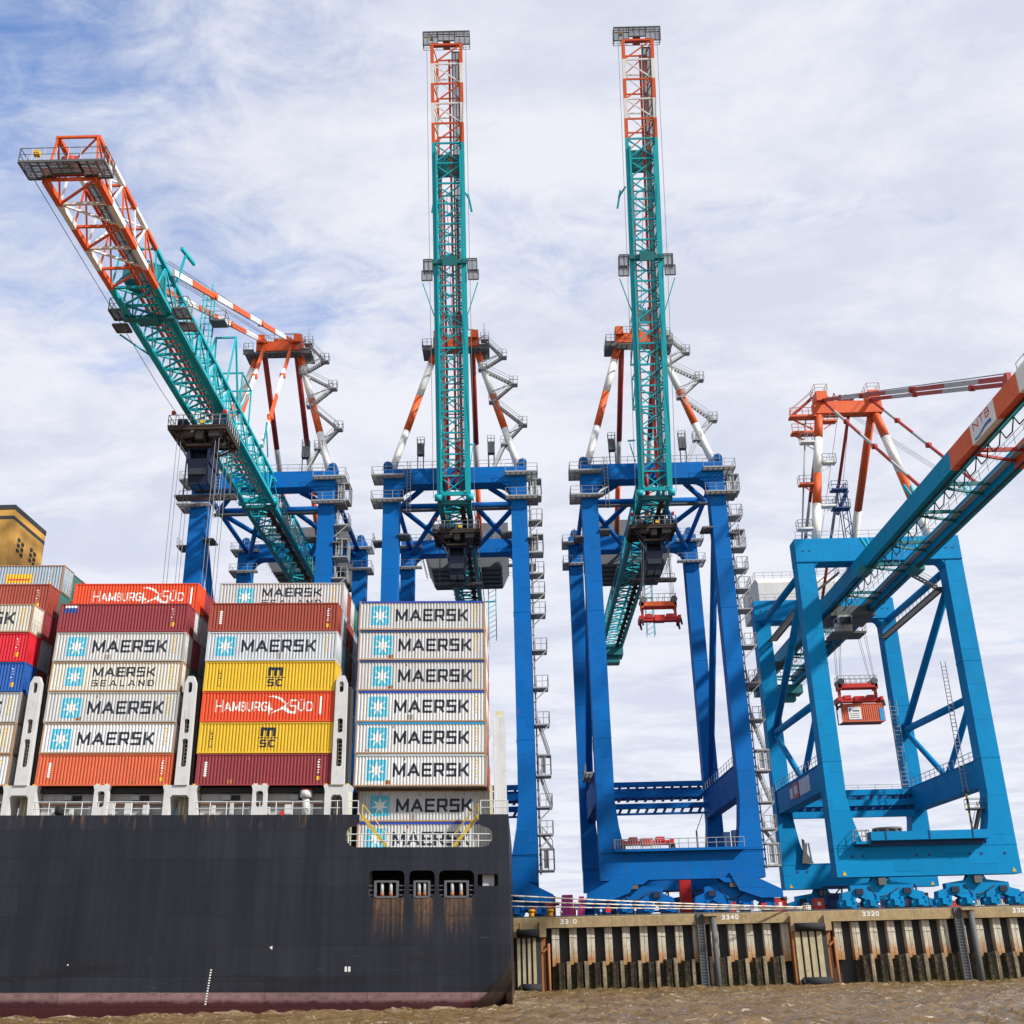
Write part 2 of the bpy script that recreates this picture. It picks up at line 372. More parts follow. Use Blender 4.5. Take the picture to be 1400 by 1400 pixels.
def text_polys(txt, x0, x1, z0, z1, t, gap=0.22, big=None):
    """stroke letters fitted into a rectangle; returns polygons in (x,z)"""
    H = z1 - z0; ws = [(G[c][0] if c in G else 0.45) for c in txt]
    tot = sum(ws) + gap * (len(txt) - 1); k = (x1 - x0) / tot; x = x0; out = []
    for c, wl in zip(txt, ws):
        if c in G:
            h = t / 2
            fx = lambda u: x + h + u * (wl * k - t); fz = lambda u: z0 + h + u * (H - t)
            for seg in G[c][1]:
                (a, b), (c2, d2) = seg
                p = Vector((fx(a), fz(b))); q = Vector((fx(c2), fz(d2))); dd = (q - p).normalized(); nn = Vector((-dd.y, dd.x)) * h
                e = dd * h * (0.98 if abs(dd.x) < 0.05 or abs(dd.y) < 0.05 else 0.55)
                poly = [tuple(p - e - nn), tuple(q + e - nn), tuple(q + e + nn), tuple(p - e + nn)]
                poly = clip_z(poly, z0, z1)
                if len(poly) > 2: out.append(poly)
        x += (wl + gap) * k
    return out
def flat(polys, place):
    """union of outlines -> triangles placed by place(x,z) -> 3D point"""
    V, T = cdt(polys); return [place(*p) for p in V], T, False

# ================================================================== SETTING
QZ = 7.8            # quay surface height
QY = 133.0          # quay front line
def graded(lo, hi, step, fars):
    out = [lo + step * i for i in range(int((hi - lo) / step) + 1)]
    return sorted(set([-f for f in fars if -f < lo] + out + [f for f in fars if f > hi]))
def water():
    xs = graded(-72, 92, 0.42, (95, 100, 110, 130, 170, 260, 500, 1500, 4000)); xs = [x for x in xs]
    xs = sorted(set(xs + [-75, -80, -90]))
    ys = [-2000, -400, -60, 0, 30, 45, 55, 62] + [64 + 0.36 * i for i in range(int(71.5 / 0.36))]
    from mathutils import noise as N
    V = []
    for y in ys:
        for x in xs:
            z = 0.0
            if 60 < y < 140 and -90 < x < 110:
                p = Vector((x * 0.42 + 3, y * 0.6, 0.0))
                z = 0.30 * N.noise(p) + 0.28 * N.noise(p * 2.3 + Vector((7, 3, 1))) + 0.20 * N.noise(p * 5.1)
                r = 1 - abs(N.noise(Vector((x * 0.22 - y * 0.1, y * 0.5, 4.0)))); z += 0.17 * (r ** 3 - 0.5)
            V.append((x, y, z))
    n = len(xs); F = [(j * n + i, j * n + i + 1, (j + 1) * n + i + 1, (j + 1) * n + i) for j in range(len(ys) - 1) for i in range(n - 1)]
    m, t, b = base_mat('river_water', 0.06, 0, 0.5); b.inputs['IOR'].default_value = 1.33
    g = t.new('ShaderNodeNewGeometry').outputs['Position']; s = t.sep(g)
    n1 = t.noise(t.mapping(g, (0.5, 1.3, 1)), 0.35, 6, 0.62, 0.4)
    n2 = t.noise(t.mapping(g, (0.9, 2.2, 1)), 1.6, 8, 0.68, 0.6)
    col = t.mix(t.mr(n1, 0.35, 0.68), (0.15, 0.085, 0.028), (0.31, 0.20, 0.09))
    foam_glint = t.math('MULTIPLY', t.mr(n2, 0.56, 0.66, 0, 0.95, True), t.mr(s[2], -0.02, 0.22, 0.10, 1))  # foam on the crests, its pale flecks also painted for sky highlights
    near_ship = t.math('MULTIPLY', t.mr(s[1], 93.5, 96.8), t.mr(t.noise(t.mapping(g, (0.7, 1.6, 1)), 1.3, 7, 0.7), 0.47, 0.60))
    near_ship = t.math('MULTIPLY', near_ship, t.mr(s[0], 2.0, -2.0))
    col = t.mix(t.math('MAXIMUM', foam_glint, t.math('MULTIPLY', near_ship, 0.5)), col, (0.72, 0.63, 0.48))
    t.put(b.inputs['Base Color'], col)
    bp = t.new('ShaderNodeBump'); bp.inputs['Strength'].default_value = 1.0; bp.inputs['Distance'].default_value = 0.5
    t.put(bp.inputs['Height'], t.math('ADD', n2, t.math('MULTIPLY', t.noise(t.mapping(g, (1, 2, 1)), 5.0, 5, 0.6), 0.35)))
    t.l.new(bp.outputs[0], b.inputs['Normal'])
    me = bpy.data.meshes.new('water'); me.from_pydata(V, [], F); me.materials.append(m)
    me.polygons.foreach_set('use_smooth', [True] * len(F)); me.update()
    tag(inst('water', me, None), 'choppy brown river water', kind='structure')
water()
mk('ground', 'quay_asphalt', None, box(-4000, 4000, QY + 2.2, 6000, QZ - 3, QZ))['kind'] = 'structure'

# ---------------------------------------------------------------- quay wall
def wall_mats():
    # dirt, rust and the dark tide band are stains with a height of their own
    for nm, c, wet in (('pile_pale', (0.62, 0.58, 0.47), 2.95), ('sheet_steel', (0.13, 0.10, 0.065), 2.2), ('flange_tan', (0.46, 0.38, 0.25), 2.2)):
        m, t, b = base_mat(nm, 0.85, 0, 0.25)
        g = t.new('ShaderNodeNewGeometry').outputs['Position']; s = t.sep(g)
        n1 = t.noise(t.mapping(g, (2, 2, 0.35)), 1.6, 7, 0.7); n2 = t.noise(g, 3.5, 6, 0.7)
        col = t.mix(t.mr(n1, 0.35, 0.7), c, tuple(x * 0.55 for x in c))
        zz = t.math('ADD', s[2], t.mr(n2, 0.2, 0.8, -1.0, 1.0))
        if nm == 'pile_pale':
            col = t.mix(t.mr(zz, 4.6, 3.0, 0, 0.9), col, (0.38, 0.17, 0.045))
            n5 = t.noise(t.mapping(g, (1.2, 1.2, 0.1)), 2.0, 5, 0.7); col = t.mix(t.mr(n5, 0.55, 0.66, 0, 0.7), col, (0.20, 0.15, 0.10))
        else:
            col = t.mix(t.mr(n2, *((0.40, 0.55, 0, 0.92) if nm == 'sheet_steel' else (0.52, 0.66, 0, 0.85))), col, (0.014, 0.012, 0.010))
            n5 = t.noise(t.mapping(g, (0.8, 0.8, 0.08)), 2.4, 5, 0.7); col = t.mix(t.mr(n5, 0.40, 0.60, 0, 0.85 if nm == 'sheet_steel' else .6), col, (0.02, 0.018, 0.013))
            col = t.mix(t.mr(zz, 0.9, 0.1, 0, 0.7), col, (0.07, 0.065, 0.02))
        t.put(b.inputs['Base Color'], col)
        bp = t.new('ShaderNodeBump'); bp.inputs['Strength'].default_value = 0.5; bp.inputs['Distance'].default_value = 0.05
        t.put(bp.inputs['Height'], n2); t.l.new(bp.outputs[0], b.inputs['Normal']); MATS[nm] = m
wall_mats()
paint('back_wall_dark', (0.028, 0.030, 0.034), 0.6, 0.3, 0.15, 0.4, 0.7, 0.5)  # near-black wall behind the piles
X0W, X1W = -46.0, 110.0
qw = thing('quay_wall', 'weathered quay wall with tan concrete cap, pale piles and dark sheet piling', 'quay wall', (0, QY, 0))
FEND = ((0.9, 3.7), (33.2, 4.6))            # centre X, width of the two fender bays
PITCH_W = 2.04
x = X0W; seg = 0
while x < X1W:                               # concrete cap cast in lengths
    xe = min(X1W, x + 10.2); mk('cap_block', 'concrete', qw, prism([(0, 6.66), (0, QZ - 0.06), (0.06, QZ), (2.25, QZ + 0.002), (2.25, 6.66)], x + 0.012, xe - 0.012, 'x')); x = xe
mk('back_panel', 'back_wall_dark', qw, box(X0W, X1W, 1.55, 1.9, -3, 6.66))
mk('edge_rail', 'galv_dark', qw, box(X0W, X1W, 0.1, 0.35, QZ + 0.02, QZ + 0.16))
in_bay = lambda xx: any(abs(xx - c) < wd / 2 + 0.25 for c, wd in FEND)
colm = mesh_of([box(-0.44, -0.03, 0.55, 1.54, 2.6, 6.65), box(0.03, 0.42, 0.58, 1.54, 2.6, 6.65), box(-0.03, 0.03, 0.66, 1.54, 2.6, 6.65), box(-0.46, 0.44, 0.5, 0.6, 5.5, 5.56)], 'pile'); colm.materials.append(MATS['pile_pale'])
shp = [(-1.02, 0.66), (-0.55, 0.66), (-0.36, 0.24), (0.30, 0.24), (0.50, 0.66), (1.02, 0.66)]
def sheet(h):
    v = []; n = len(shp)
    for zc in (-3, h): v += [(px, py, zc) for px, py in shp]
    f = [(k, k + 1, n + k + 1, n + k) for k in range(n - 1)]
    v2 = [(px, py + 0.06, zc) for zc in (-3, h) for px, py in shp]; o = len(v)
    f += [(o + k, o + n + k, o + n + k + 1, o + k + 1) for k in range(n - 1)] + [(n + k, n + k + 1, o + n + k + 1, o + n + k) for k in range(n - 1)]
    return v + v2, f, False
sheets = []; flanges = []
for h in (2.85, 2.95, 3.05, 2.9):
    me = mesh_of([sheet(h), box(-0.30, -0.25, 0.19, 0.25, -3, h - .1), box(0.20, 0.25, 0.19, 0.25, -3, h - .1)], 'sheet_pile'); me.materials.append(MATS['sheet_steel']); sheets.append(me)
    me = mesh_of([prism([(.52, .66), (.60, .16), (1.0, .16), (1.06, .66)], -3, h + .12, 'z')], 'flange'); me.materials.append(MATS['flange_tan']); flanges.append(me)
k = 0; x = 5.9 - PITCH_W * 24
while x < X1W - 1:
    if x > X0W + 1 and not in_bay(x):
        inst('pile', colm, qw, (x, random.uniform(-.02, .02), random.uniform(-.12, .12)))
        if not in_bay(x + .8) and not in_bay(x - .8): kk = random.randrange(4); pp = (x + 0.55, random.uniform(-.04, .04), random.uniform(-.1, .1)); inst('sheet_pile', sheets[kk], qw, pp); inst('flange', flanges[kk], qw, pp)
    x += PITCH_W
for txt, xc, z in (('33 0', 5.4, 7.06), ('3340', 24.1, 7.12), ('3320', 40.35, 7.12), ('3300', 57.7, 7.12)):
    mk('number', 'white_ink', qw, flat(text_polys(txt, xc - 0.98, xc + 0.95, z, z + 0.52, 0.115), lambda a, b: (a, -0.012, b)))
for xc, wd in FEND:
    lb = 'fender with pale vertical slats beside the black stern' if xc < 10 else 'fender with pale vertical slats between the 3340 and 3320 quay marks'
    f = thing('quay_fender', lb, 'fender', (xc, QY, 0), 'fenders on the quay wall'); a = wd / 2
    mk('frame', 'concrete', f, [box(-a - .02, -a + 0.75 if xc > 10 else -a + .4, -0.5, 0.5, 5.7, 7.35), box(a - .75, a + .02, -0.5, 0.5, 5.7, 7.35), box(-a + .7, a - .75, -0.1, 0.5, 6.5, 7.35)])
    mk('roller', 'black_rubber', f, pipe((-a + .4, -0.62, 6.15), (a - .8, -0.62, 6.15), 0.42, 14))
    for q in range(4):
        s0 = -a + .35 + q * (wd - 1.3) / 4; mk('slat', 'fender_face', f, box(s0, s0 + (wd - 1.3) / 4 - 0.25, -0.32, 0.2, -1.5, 5.65))
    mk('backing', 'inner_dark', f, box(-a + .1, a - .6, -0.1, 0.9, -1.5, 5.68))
    mk('side_post', 'rust', f, [box(a - .75, a - 0.1, 0.1, 0.9, -2, 5.7), pipe((a + .25, -.1, -2), (a + .25, -.1, 5.0), 0.16, 8), beam((a - .4, -.05, 4.1), (a + .3, -.05, 4.7), 0.2)])
    if xc > 10: mk('side_post', 'rust', f, box(-a, -a + .3, -.2, 0.9, -2, 5.7))
    mk('bumper', 'black_rubber', f, [pipe((-a + .8, -0.7, 0.35), (a - .7, -0.7, 0.35), 0.5, 12, 0.46), pipe((-a + .8, -0.7, 0.35), (-a + .5, -0.7, 0.3), 0.5, 12, 0.3)])
for xc, lb in ((21.3, 'dark ladder and steel guide pile beside the 3340 quay mark'), (51.0, 'dark ladder and steel guide pile under the right-hand blue crane')):
    f = thing('quay_ladder', lb, 'ladder', (xc, QY, 0), 'ladders on the quay wall')
    mk('stile', 'galv_dark', f, [box(-1.1, -0.98, -0.2, -0.05, -1.5, QZ), box(-0.36, -0.24, -0.2, -0.05, -1.5, QZ), box(-1.2, -.15, -.05, .05, -1, QZ + .02)])
    for q in range(26): mk('rung', 'galv_dark', f, box(-0.98, -0.36, -0.17, -0.09, -0.6 + q * 0.32, -0.54 + q * 0.32)) if q % 1 == 0 else None
    mk('guide_pile', 'galv_dark', f, pipe((0.75, -0.35, -2), (0.75, -0.35, QZ - .1), 0.33, 14))
    mk('pile_head', 'concrete', f, prism([(-.3, QZ - .28), (1.25, QZ - .28), (1.35, QZ), (-.5, QZ + .0)], -0.75, 0.02))

# ================================================================== SHIP
SH = 0.0207          # the ship lies trimmed: everything drops to the right by this slope
SY = 97.5
def sk(shapes):      # shear a list of shapes to the trim
    if isinstance(shapes, tuple): shapes = [shapes]
    return [([(x, y, z - SH * x) for x, y, z in s[0]],) + tuple(s[1:]) for s in shapes]
ship = thing('container_ship', 'black hulled container ship with red boot topping lying alongside the quay', 'ship', (0, SY, 0))
def hull_mat():
    m, t, b = base_mat('hull_black', 0.45, 0, 0.22)
    g = t.new('ShaderNodeNewGeometry').outputs['Position']; s = t.sep(g)
    zl = t.math('ADD', s[2], t.math('MULTIPLY', s[0], SH))
    n1 = t.noise(t.mapping(g, (0.5, 0.5, 0.05)), 1.1, 6, 0.6); n2 = t.noise(g, 1.5, 7, 0.65); n3 = t.noise(t.mapping(g, (0.06, 1, 0.9)), 1.2, 5, 0.6)
    col = t.mix(t.mr(n1, 0.3, 0.7), (0.011, 0.013, 0.018), (0.021, 0.023, 0.030))
    col = t.mix(t.math('MULTIPLY', t.mr(n3, 0.5, 0.68, 0, 0.75), t.mr(zl, 5.2, 3.0)), col, (0.012, 0.012, 0.014))
    scr = t.math('MULTIPLY', t.mr(t.noise(t.mapping(g, (0.25, 1, 3.5)), 2.2, 6, 0.7), 0.66, 0.72, 0, 0.55), t.mr(zl, 7.0, 4.0)); col = t.mix(scr, col, (0.20, 0.19, 0.18))
    red = t.mix(t.mr(n2, 0.35, 0.65), (0.20, 0.125, 0.118), (0.12, 0.07, 0.07))
    red = t.mix(t.mr(t.math('ADD', zl, t.mr(n2, .2, .8, -.25, .25)), 0.62, 0.30), red, (0.045, 0.012, 0.014))
    col = t.mix(t.math('GREATER_THAN', t.math('ADD', 1.12, t.mr(n2, 0.2, 0.8, -0.03, 0.03)), zl), col, red)
    nst = t.noise(t.mapping(g, (2.6, 1, 0.09)), 1.7, 8, 0.8, 0.4); nb = t.noise(g, 2.4, 6, 0.7)
    rust = None
    for x0, x1, zt, ln in ((-12.75, -9.9, 8.5, 3.4), (-9.3, -7.45, 8.5, 3.1), (-6.75, -4.0, 8.5, 3.0)):
        a = t.math('MULTIPLY', t.mr(s[0], x0, x0 + .35, 0, 1, True), t.mr(s[0], x1, x1 - .35, 0, 1, True))
        fall = t.math('MULTIPLY', t.mr(t.math('ADD', zl, t.mr(nst, 0.3, 0.7, -1.7, 1.9)), zt - ln + .4, zt + .9, 0, 1), t.mr(nst, 0.36, 0.56, 0.12, 1))
        a = t.math('MULTIPLY', a, t.math('MULTIPLY', fall, t.math('LESS_THAN', zl, zt)))
        rust = a if rust is None else t.math('MAXIMUM', rust, a)
    edge = t.math('MULTIPLY', t.mr(zl, 14.1, 15.45), t.mr(t.noise(t.mapping(g, (1.3, 1, 0.12)), 1.5, 6, 0.75), 0.56, 0.70, 0, 1))
    edge = t.math('MULTIPLY', edge, t.mr(s[0], -14, -16)); spot = t.math('MULTIPLY', t.mr(nb, 0.71, 0.76), 0.6)
    rust = t.math('MAXIMUM', t.math('MAXIMUM', t.math('MULTIPLY', rust, t.mr(nb, 0.35, 0.62, 0.3, 0.75)), edge), spot)
    col = t.mix(rust, col, t.mix(nb, (0.24, 0.095, 0.03), (0.30, 0.18, 0.09)))
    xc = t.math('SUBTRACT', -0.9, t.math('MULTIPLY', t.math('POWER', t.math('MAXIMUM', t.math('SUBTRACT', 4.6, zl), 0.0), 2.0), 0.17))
    col = t.mix(t.math('MULTIPLY', t.math('GREATER_THAN', s[0], xc), t.mr(nb, 0.3, 0.7, 0.55, 0.95)), col, (0.032, 0.025, 0.019))   # dark brown painted in for the shaded face where the stern turns in
    t.put(b.inputs['Base Color'], col); t.put(b.inputs['Roughness'], t.mr(rust, 0, 1, 0.42, 0.85))
    bp = t.new('ShaderNodeBump'); bp.inputs['Strength'].default_value = 0.25; bp.inputs['Distance'].default_value = 0.05
    cv = t.new('ShaderNodeCombineXYZ'); t.put(cv.inputs[0], s[0]); t.put(cv.inputs[1], zl)
    br = t.new('ShaderNodeTexBrick'); t.put(br.inputs['Vector'], cv.outputs[0]); br.inputs['Scale'].default_value = 1.0; br.inputs['Brick Width'].default_value = 8.6; br.inputs['Row Height'].default_value = 2.35; br.inputs['Mortar Size'].default_value = 0.03; br.inputs['Mortar Smooth'].default_value = 0.6
    br.inputs['Color1'].default_value = (0.0, 0.0, 0.0, 1); br.inputs['Color2'].default_value = (1, 1, 1, 1); br.inputs['Mortar'].default_value = (.5, .5, .5, 1)
    plate_col = t.mix(t.math('MULTIPLY', br.outputs[0], 0.35), col, t.mix(1.0, col, (1.7, 1.7, 1.75), 'MULTIPLY'))
    seamc = t.mix(t.math('MULTIPLY', br.outputs[1], 0.6), plate_col, (0.008, 0.008, 0.010)); t.put(b.inputs['Base Color'], seamc)
    fr = t.new('ShaderNodeTexWave', wave_type='BANDS', bands_direction='X'); t.put(fr.inputs['Vector'], g); fr.inputs['Scale'].default_value = 0.42; fr.inputs['Distortion'].default_value = 1.2
    t.put(bp.inputs['Height'], t.math('SUBTRACT', t.math('ADD', t.math('MULTIPLY', fr.outputs[1], 0.6), n2), t.math('MULTIPLY', br.outputs[1], 0.5))); t.l.new(bp.outputs[0], b.inputs['Normal'])
    MATS['hull_black'] = m
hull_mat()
XS = -0.95; XB = -190.0; TOP = 15.42
out = [(XB, 5.5), (XS, 5.5), (XS, TOP), (-3.55, TOP), (-3.55, 14.75), (-3.35, 14.45), (-2.75, 14.3), (-2.42, 13.95), (-2.38, 13.3), (-2.75, 12.8), (-3.3, 12.66)]
out += [(-14.3, 12.66), (-14.85, 12.85), (-15.2, 13.35), (-15.2, 13.95), (-14.9, 14.35), (-14.3, 14.5), (-14.05, 14.75), (-14.05, TOP), (XB, TOP)]
wins = [rrect(-13.1, -10.0, 8.54, 10.74, 0.45), rrect(-9.6, -7.4, 8.54, 10.74, 0.45), rrect(-7.05, -4.0, 8.54, 10.74, 0.45), rrect(-3.72, -1.95, 9.46, 10.42, 0.15)]
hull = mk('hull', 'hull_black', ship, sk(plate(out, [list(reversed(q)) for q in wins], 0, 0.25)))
def lower():
    xs = [XB, -120, -80, -60, -50] + [-45 + i for i in range(36)] + [-9 + 0.35 * i for i in range(23)] + [XS]; zs = [-4 + 0.38 * i for i in range(26)]; zs[-1] = 5.5
    V = []
    for z in zs:
        for x in xs:
            xc = -0.9 - 0.17 * max(0, 4.6 - z) ** 2; y = max(0, x - xc) * 1.15 + max(0, -z) ** 2 * 0.1; V.append((x, y, z))
    n = len(xs); F = [(j * n + i, j * n + i + 1, (j + 1) * n + i + 1, (j + 1) * n + i) for j in range(len(zs) - 1) for i in range(n - 1)]
    return V, F, True
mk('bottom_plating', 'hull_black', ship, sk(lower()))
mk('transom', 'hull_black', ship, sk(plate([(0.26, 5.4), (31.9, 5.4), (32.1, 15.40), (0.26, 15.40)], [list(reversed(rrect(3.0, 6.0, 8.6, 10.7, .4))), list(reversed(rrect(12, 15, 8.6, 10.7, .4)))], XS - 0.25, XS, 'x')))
mk('stern_skeg', 'hull_black', ship, sk(prism([(4.5, -4), (27.5, -4), (31.9, 5.38), (0.3, 5.38), (1.2, 2.0)], XS - 0.5, XS - 0.02, 'x')))
mk('far_side', 'hull_black', ship, sk(box(XB, XS, 31.9, 32.15, -4, TOP)))
mk('weather_deck', 'ship_grey', ship, sk([box(XB, -15.6, 0.26, 31.8, 15.2, 15.36), box(-15.6, XS - .3, 0.26, 31.8, 12.42, 12.6)]))
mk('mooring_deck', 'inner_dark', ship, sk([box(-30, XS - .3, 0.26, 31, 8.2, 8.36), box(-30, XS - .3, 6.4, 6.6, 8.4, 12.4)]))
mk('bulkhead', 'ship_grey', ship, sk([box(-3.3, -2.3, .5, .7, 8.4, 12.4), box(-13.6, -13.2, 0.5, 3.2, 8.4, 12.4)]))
for x0, x1, np_ in ((-13.1, -10.0, 3), (-9.6, -7.4, 2), (-7.05, -4.0, 3)):       # roller fairleads in the mooring openings
    c = (x0 + x1) / 2; hw = 0.95 if np_ == 3 else 0.62
    fl = mk('fairlead', 'fairlead', ship, sk([box(c - hw - .1, c - hw + .1, -0.02, 0.5, 8.56, 9.9), box(c + hw - .1, c + hw + .1, -0.02, 0.5, 8.56, 9.9), box(c - hw + .1, c + hw - .1, -0.02, 0.5, 9.76, 9.92), box(c - hw + .1, c + hw - .1, -.05, 0.5, 8.5, 8.66)]))
    for q in range(np_ - 1 if np_ == 3 else 2):
        xx = c + (q - 0.5) * hw * 0.8; mk('roller', ['stay_grey', 'rust'], fl, [pipe((xx, 0.2, SH * -xx + 8.66), (xx, 0.2, SH * -xx + 9.76), 0.14, 10), pipe((xx, 0.2, 8.67 - SH * xx), (xx, 0.2, 8.95 - SH * xx), 0.165, 10) + (1,)])
    for e in (-1, 1):
        for zz in (8.75, 9.15, 9.5): mk('bar', 'fairlead', fl, sk(beam((c + e * (hw + .15), 0.15, zz), (x0 + .02 if e < 0 else x1 - .02, 0.15, zz), 0.08)))
for x in (-38.2, -21.3):                                                            # little marks painted on the side
    mk('mark', 'white_ink', ship, sk(flat([[(x, 4.6), (x + .25, 4.72), (x + .25, 4.4)], ] if x > -30 else [[(x, 3.2), (x + .12, 3.2), (x + .12, 3.3), (x, 3.3)]], lambda a, b: (a, -0.012, b))))
dm = [[(-26.4 + 0.02 * q, 0.2 + q * .2), (-26.25 + 0.02 * q, 0.2 + q * .2), (-26.25 + 0.02 * q, 0.3 + q * .2), (-26.4 + 0.02 * q, 0.3 + q * .2)] for q in range(14)]
mk('draught_marks', 'white_ink', ship, sk(flat(dm, lambda a, b: (a, -0.02, b))))
mk('draught_number', 'white_ink', ship, sk(flat(text_polys('88', -14.9, -14.4, 2.7, 3.1, 0.08), lambda a, b: (a, -0.02, b))))
# deck edge: arches, tall cell guide posts, pedestals, coaming, rails
def arch(xc, wd):
    a = wd / 2
    o = [(xc - a, 15.42), (xc - a + .45, 15.42), (xc - a + .55, 16.9), (xc - a + .75, 17.15), (xc + a - .75, 17.15), (xc + a - .55, 16.9), (xc + a - .45, 15.42), (xc + a, 15.42), (xc + a, 17.5), (xc + a + .15, 18.0), (xc - a - .15, 18.0), (xc - a, 17.5)]
    b = mk('lashing_arch', 'ship_white', ship, sk(plate(o, [], 0.05, 2.3)))
    mk('pipework', 'ship_cream', b, sk([pipe((xc - .3, 1.4, 15.4), (xc - .3, 1.4, 17.1), 0.07, 6), pipe((xc + .1, 1.4, 15.4), (xc + .1, 1.4, 17.1), 0.07, 6), box(xc - a + .6, xc + a - .6, 2.2, 2.3, 15.4, 17.1)]))
    return b
for xc, wd in ((-44.4, 2.8), (-30.1, 2.8), (-16.15, 2.1), (-58.7, 2.8)):
    ar = arch(xc, wd); pc = xc + 0.1
    o = [(pc - .62, 18.0), (pc + .55, 18.0), (pc + .52, 27.2), (pc + .25, 27.85), (pc - .25, 27.85), (pc - .52, 27.2)]
    hs = [rrect(pc - .2, pc + .2, 26.3, 27.3, .2), rrect(pc - .24, pc + .24, 22.6, 23.9, .18), rrect(pc - .27, pc + .27, 19.6, 22.1, .2)]
    p = mk('cell_guide_post', 'ship_white', ship, sk(plate(o, [list(reversed(q)) for q in hs], -0.1, 0.45)))
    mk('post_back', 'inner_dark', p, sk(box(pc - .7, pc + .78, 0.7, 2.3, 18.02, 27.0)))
    mk('ladder', 'ship_cream', p, sk([beam((pc - .2, .55, 19.6 + q * .35), (pc + .2, .55, 19.6 + q * .35), 0.06) for q in range(12)] + [wire((pc - .2, .55, 19), (pc - .2, .55, 24)), wire((pc + .2, .55, 19), (pc + .2, .55, 24))]))
    mk('twist_lock', 'yellow', ar, sk([box(xc - wd / 2 + q * wd / 3 - .05, xc - wd / 2 + q * wd / 3 + .2, 0.1, 0.5, 18.0, 18.12) for q in (0, 1.4, 2.7)]))
for xc in (-37.1, -23.0, -51.3):
    p = mk('pedestal', 'ship_white', ship, sk(plate([(xc - .65, 15.42), (xc + .65, 15.42), (xc + .62, 17.6), (xc + .75, 18.0), (xc - .75, 18.0), (xc - .62, 17.6)], [list(reversed(rrect(xc - .34, xc + .34, 16.1, 17.5, .28)))], 0.05, 0.6)))
    mk('twist_lock', 'ship_cream', p, sk([box(xc - .6, xc - .2, .1, .5, 18.0, 18.14), box(xc + .2, xc + .6, .1, .5, 18.0, 18.14)]))
for xa, xb in ((-42.9, -31.6), (-28.6, -17.3), (-57.2, -45.9)):
    co = mk('hatch_coaming', 'ship_grey', ship, sk([box(xa, xb, 1.6, 1.75, 15.4, 17.45), box(xa, xb, 1.35, 1.6, 16.55, 16.75), box(xa, xb, 1.75, 12, 15.4, 15.5)]))
    mk('hatch_cover', 'inner_dark', co, sk(box(xa - .9, xb + .9, 1.0, 12, 17.5, 17.92)))  # cover coloured near black for the shadow under the containers
    mk('rust_strake', 'rust', co, sk(box(xa, xb, 1.3, 1.6, 16.45, 16.55)))
    for q in (0.18, 0.72):
        xx = xa + (xb - xa) * q; mk('vent_box', 'stay_grey', co, sk([box(xx, xx + .7, 1.2, 1.6, 16.85, 17.3)])); mk('vent_opening', 'inner_dark', co, sk(box(xx + .75, xx + 1.5, 1.5, 1.6, 16.85, 17.3)))
    for q in range(6):
        xx = xa + 1.2 + q * (xb - xa - 1.5) / 6; mk('fitting', 'ship_white', co, sk(box(xx, xx + random.choice((.3, .6, .9)), 0.9, 1.2, 15.4, 15.4 + random.uniform(.7, 1.2))))
    mk('deck_rail', 'ship_white', ship, sk(rail([(xa - .2, 0.2, 15.42), (xb + .2, 0.2, 15.42)], 1.15, 0.045, 1.5)))
vt = mk('ventilator', ['ship_white', 'spreader_red'], ship, sk([pipe((-19.0, 0.9, 15.4), (-19.0, 0.9, 17.0), .33, 12), pipe((-19.0, .9, 17.0), (-19.0, .9, 17.6), .55, 12), pipe((-19.0, .9, 17.6), (-19.0, .9, 17.75), .5, 12) + (1,)]))
mk('lifebuoy', 'spreader_red', ship, sk([pipe((-20.9, -.04, 15.55), (-20.9, .06, 15.55), .2, 12)]))
mk('mooring_drum', 'black_rubber', ship, sk([pipe((-41.0, 0.4, 15.85), (-40.3, 0.4, 15.85), .42, 12)]))
mk('stern_rail', 'ship_white', ship, sk(rail([(-15.0, 0.12, 12.66), (-2.5, 0.12, 12.66)], 1.1, 0.05, 1.1)))
mk('stern_rail', 'ship_white', ship, sk(rail([(-17, 0.2, 15.42), (-14.2, 0.2, 15.42)], 1.2, 0.045, 1.0) + rail([(-3.4, 0.2, 15.42), (-1.0, .2, 15.42)], 1.2, 0.045, 1.0)))
for xa, xb in ((-13.9, -11.6), (-3.6, -5.9)):
    mk('stair', 'dull_yellow', ship, sk(stair((xa, 0.7, 15.4), (xb, 0.7, 12.65), 0.38, (0, 1, 0), 9)))
ep = mk('end_post', 'ship_white', ship, sk([box(-2.25, -1.1, 3.0, 4.4, 12.62, 24.6), box(-2.25, -2.1, 2.85, 3.0, 15.4, 24.4)]))
mk('post_cap', 'ship_cream', ep, sk([box(-2.0, -1.3, 3.2, 3.8, 24.6, 25.2)]))
mk('corner_post', 'ship_cream', ship, sk([box(-15.35, -15.05, 1.6, 2.2, 12.6, 18.1), box(-2.62, -2.36, 1.6, 2.2, 12.6, 18.1)]))
mk('inner_bulkhead', 'inner_dark', ship, sk(box(-15.4, -2.4, 5.2, 5.4, 12.6, 18)))
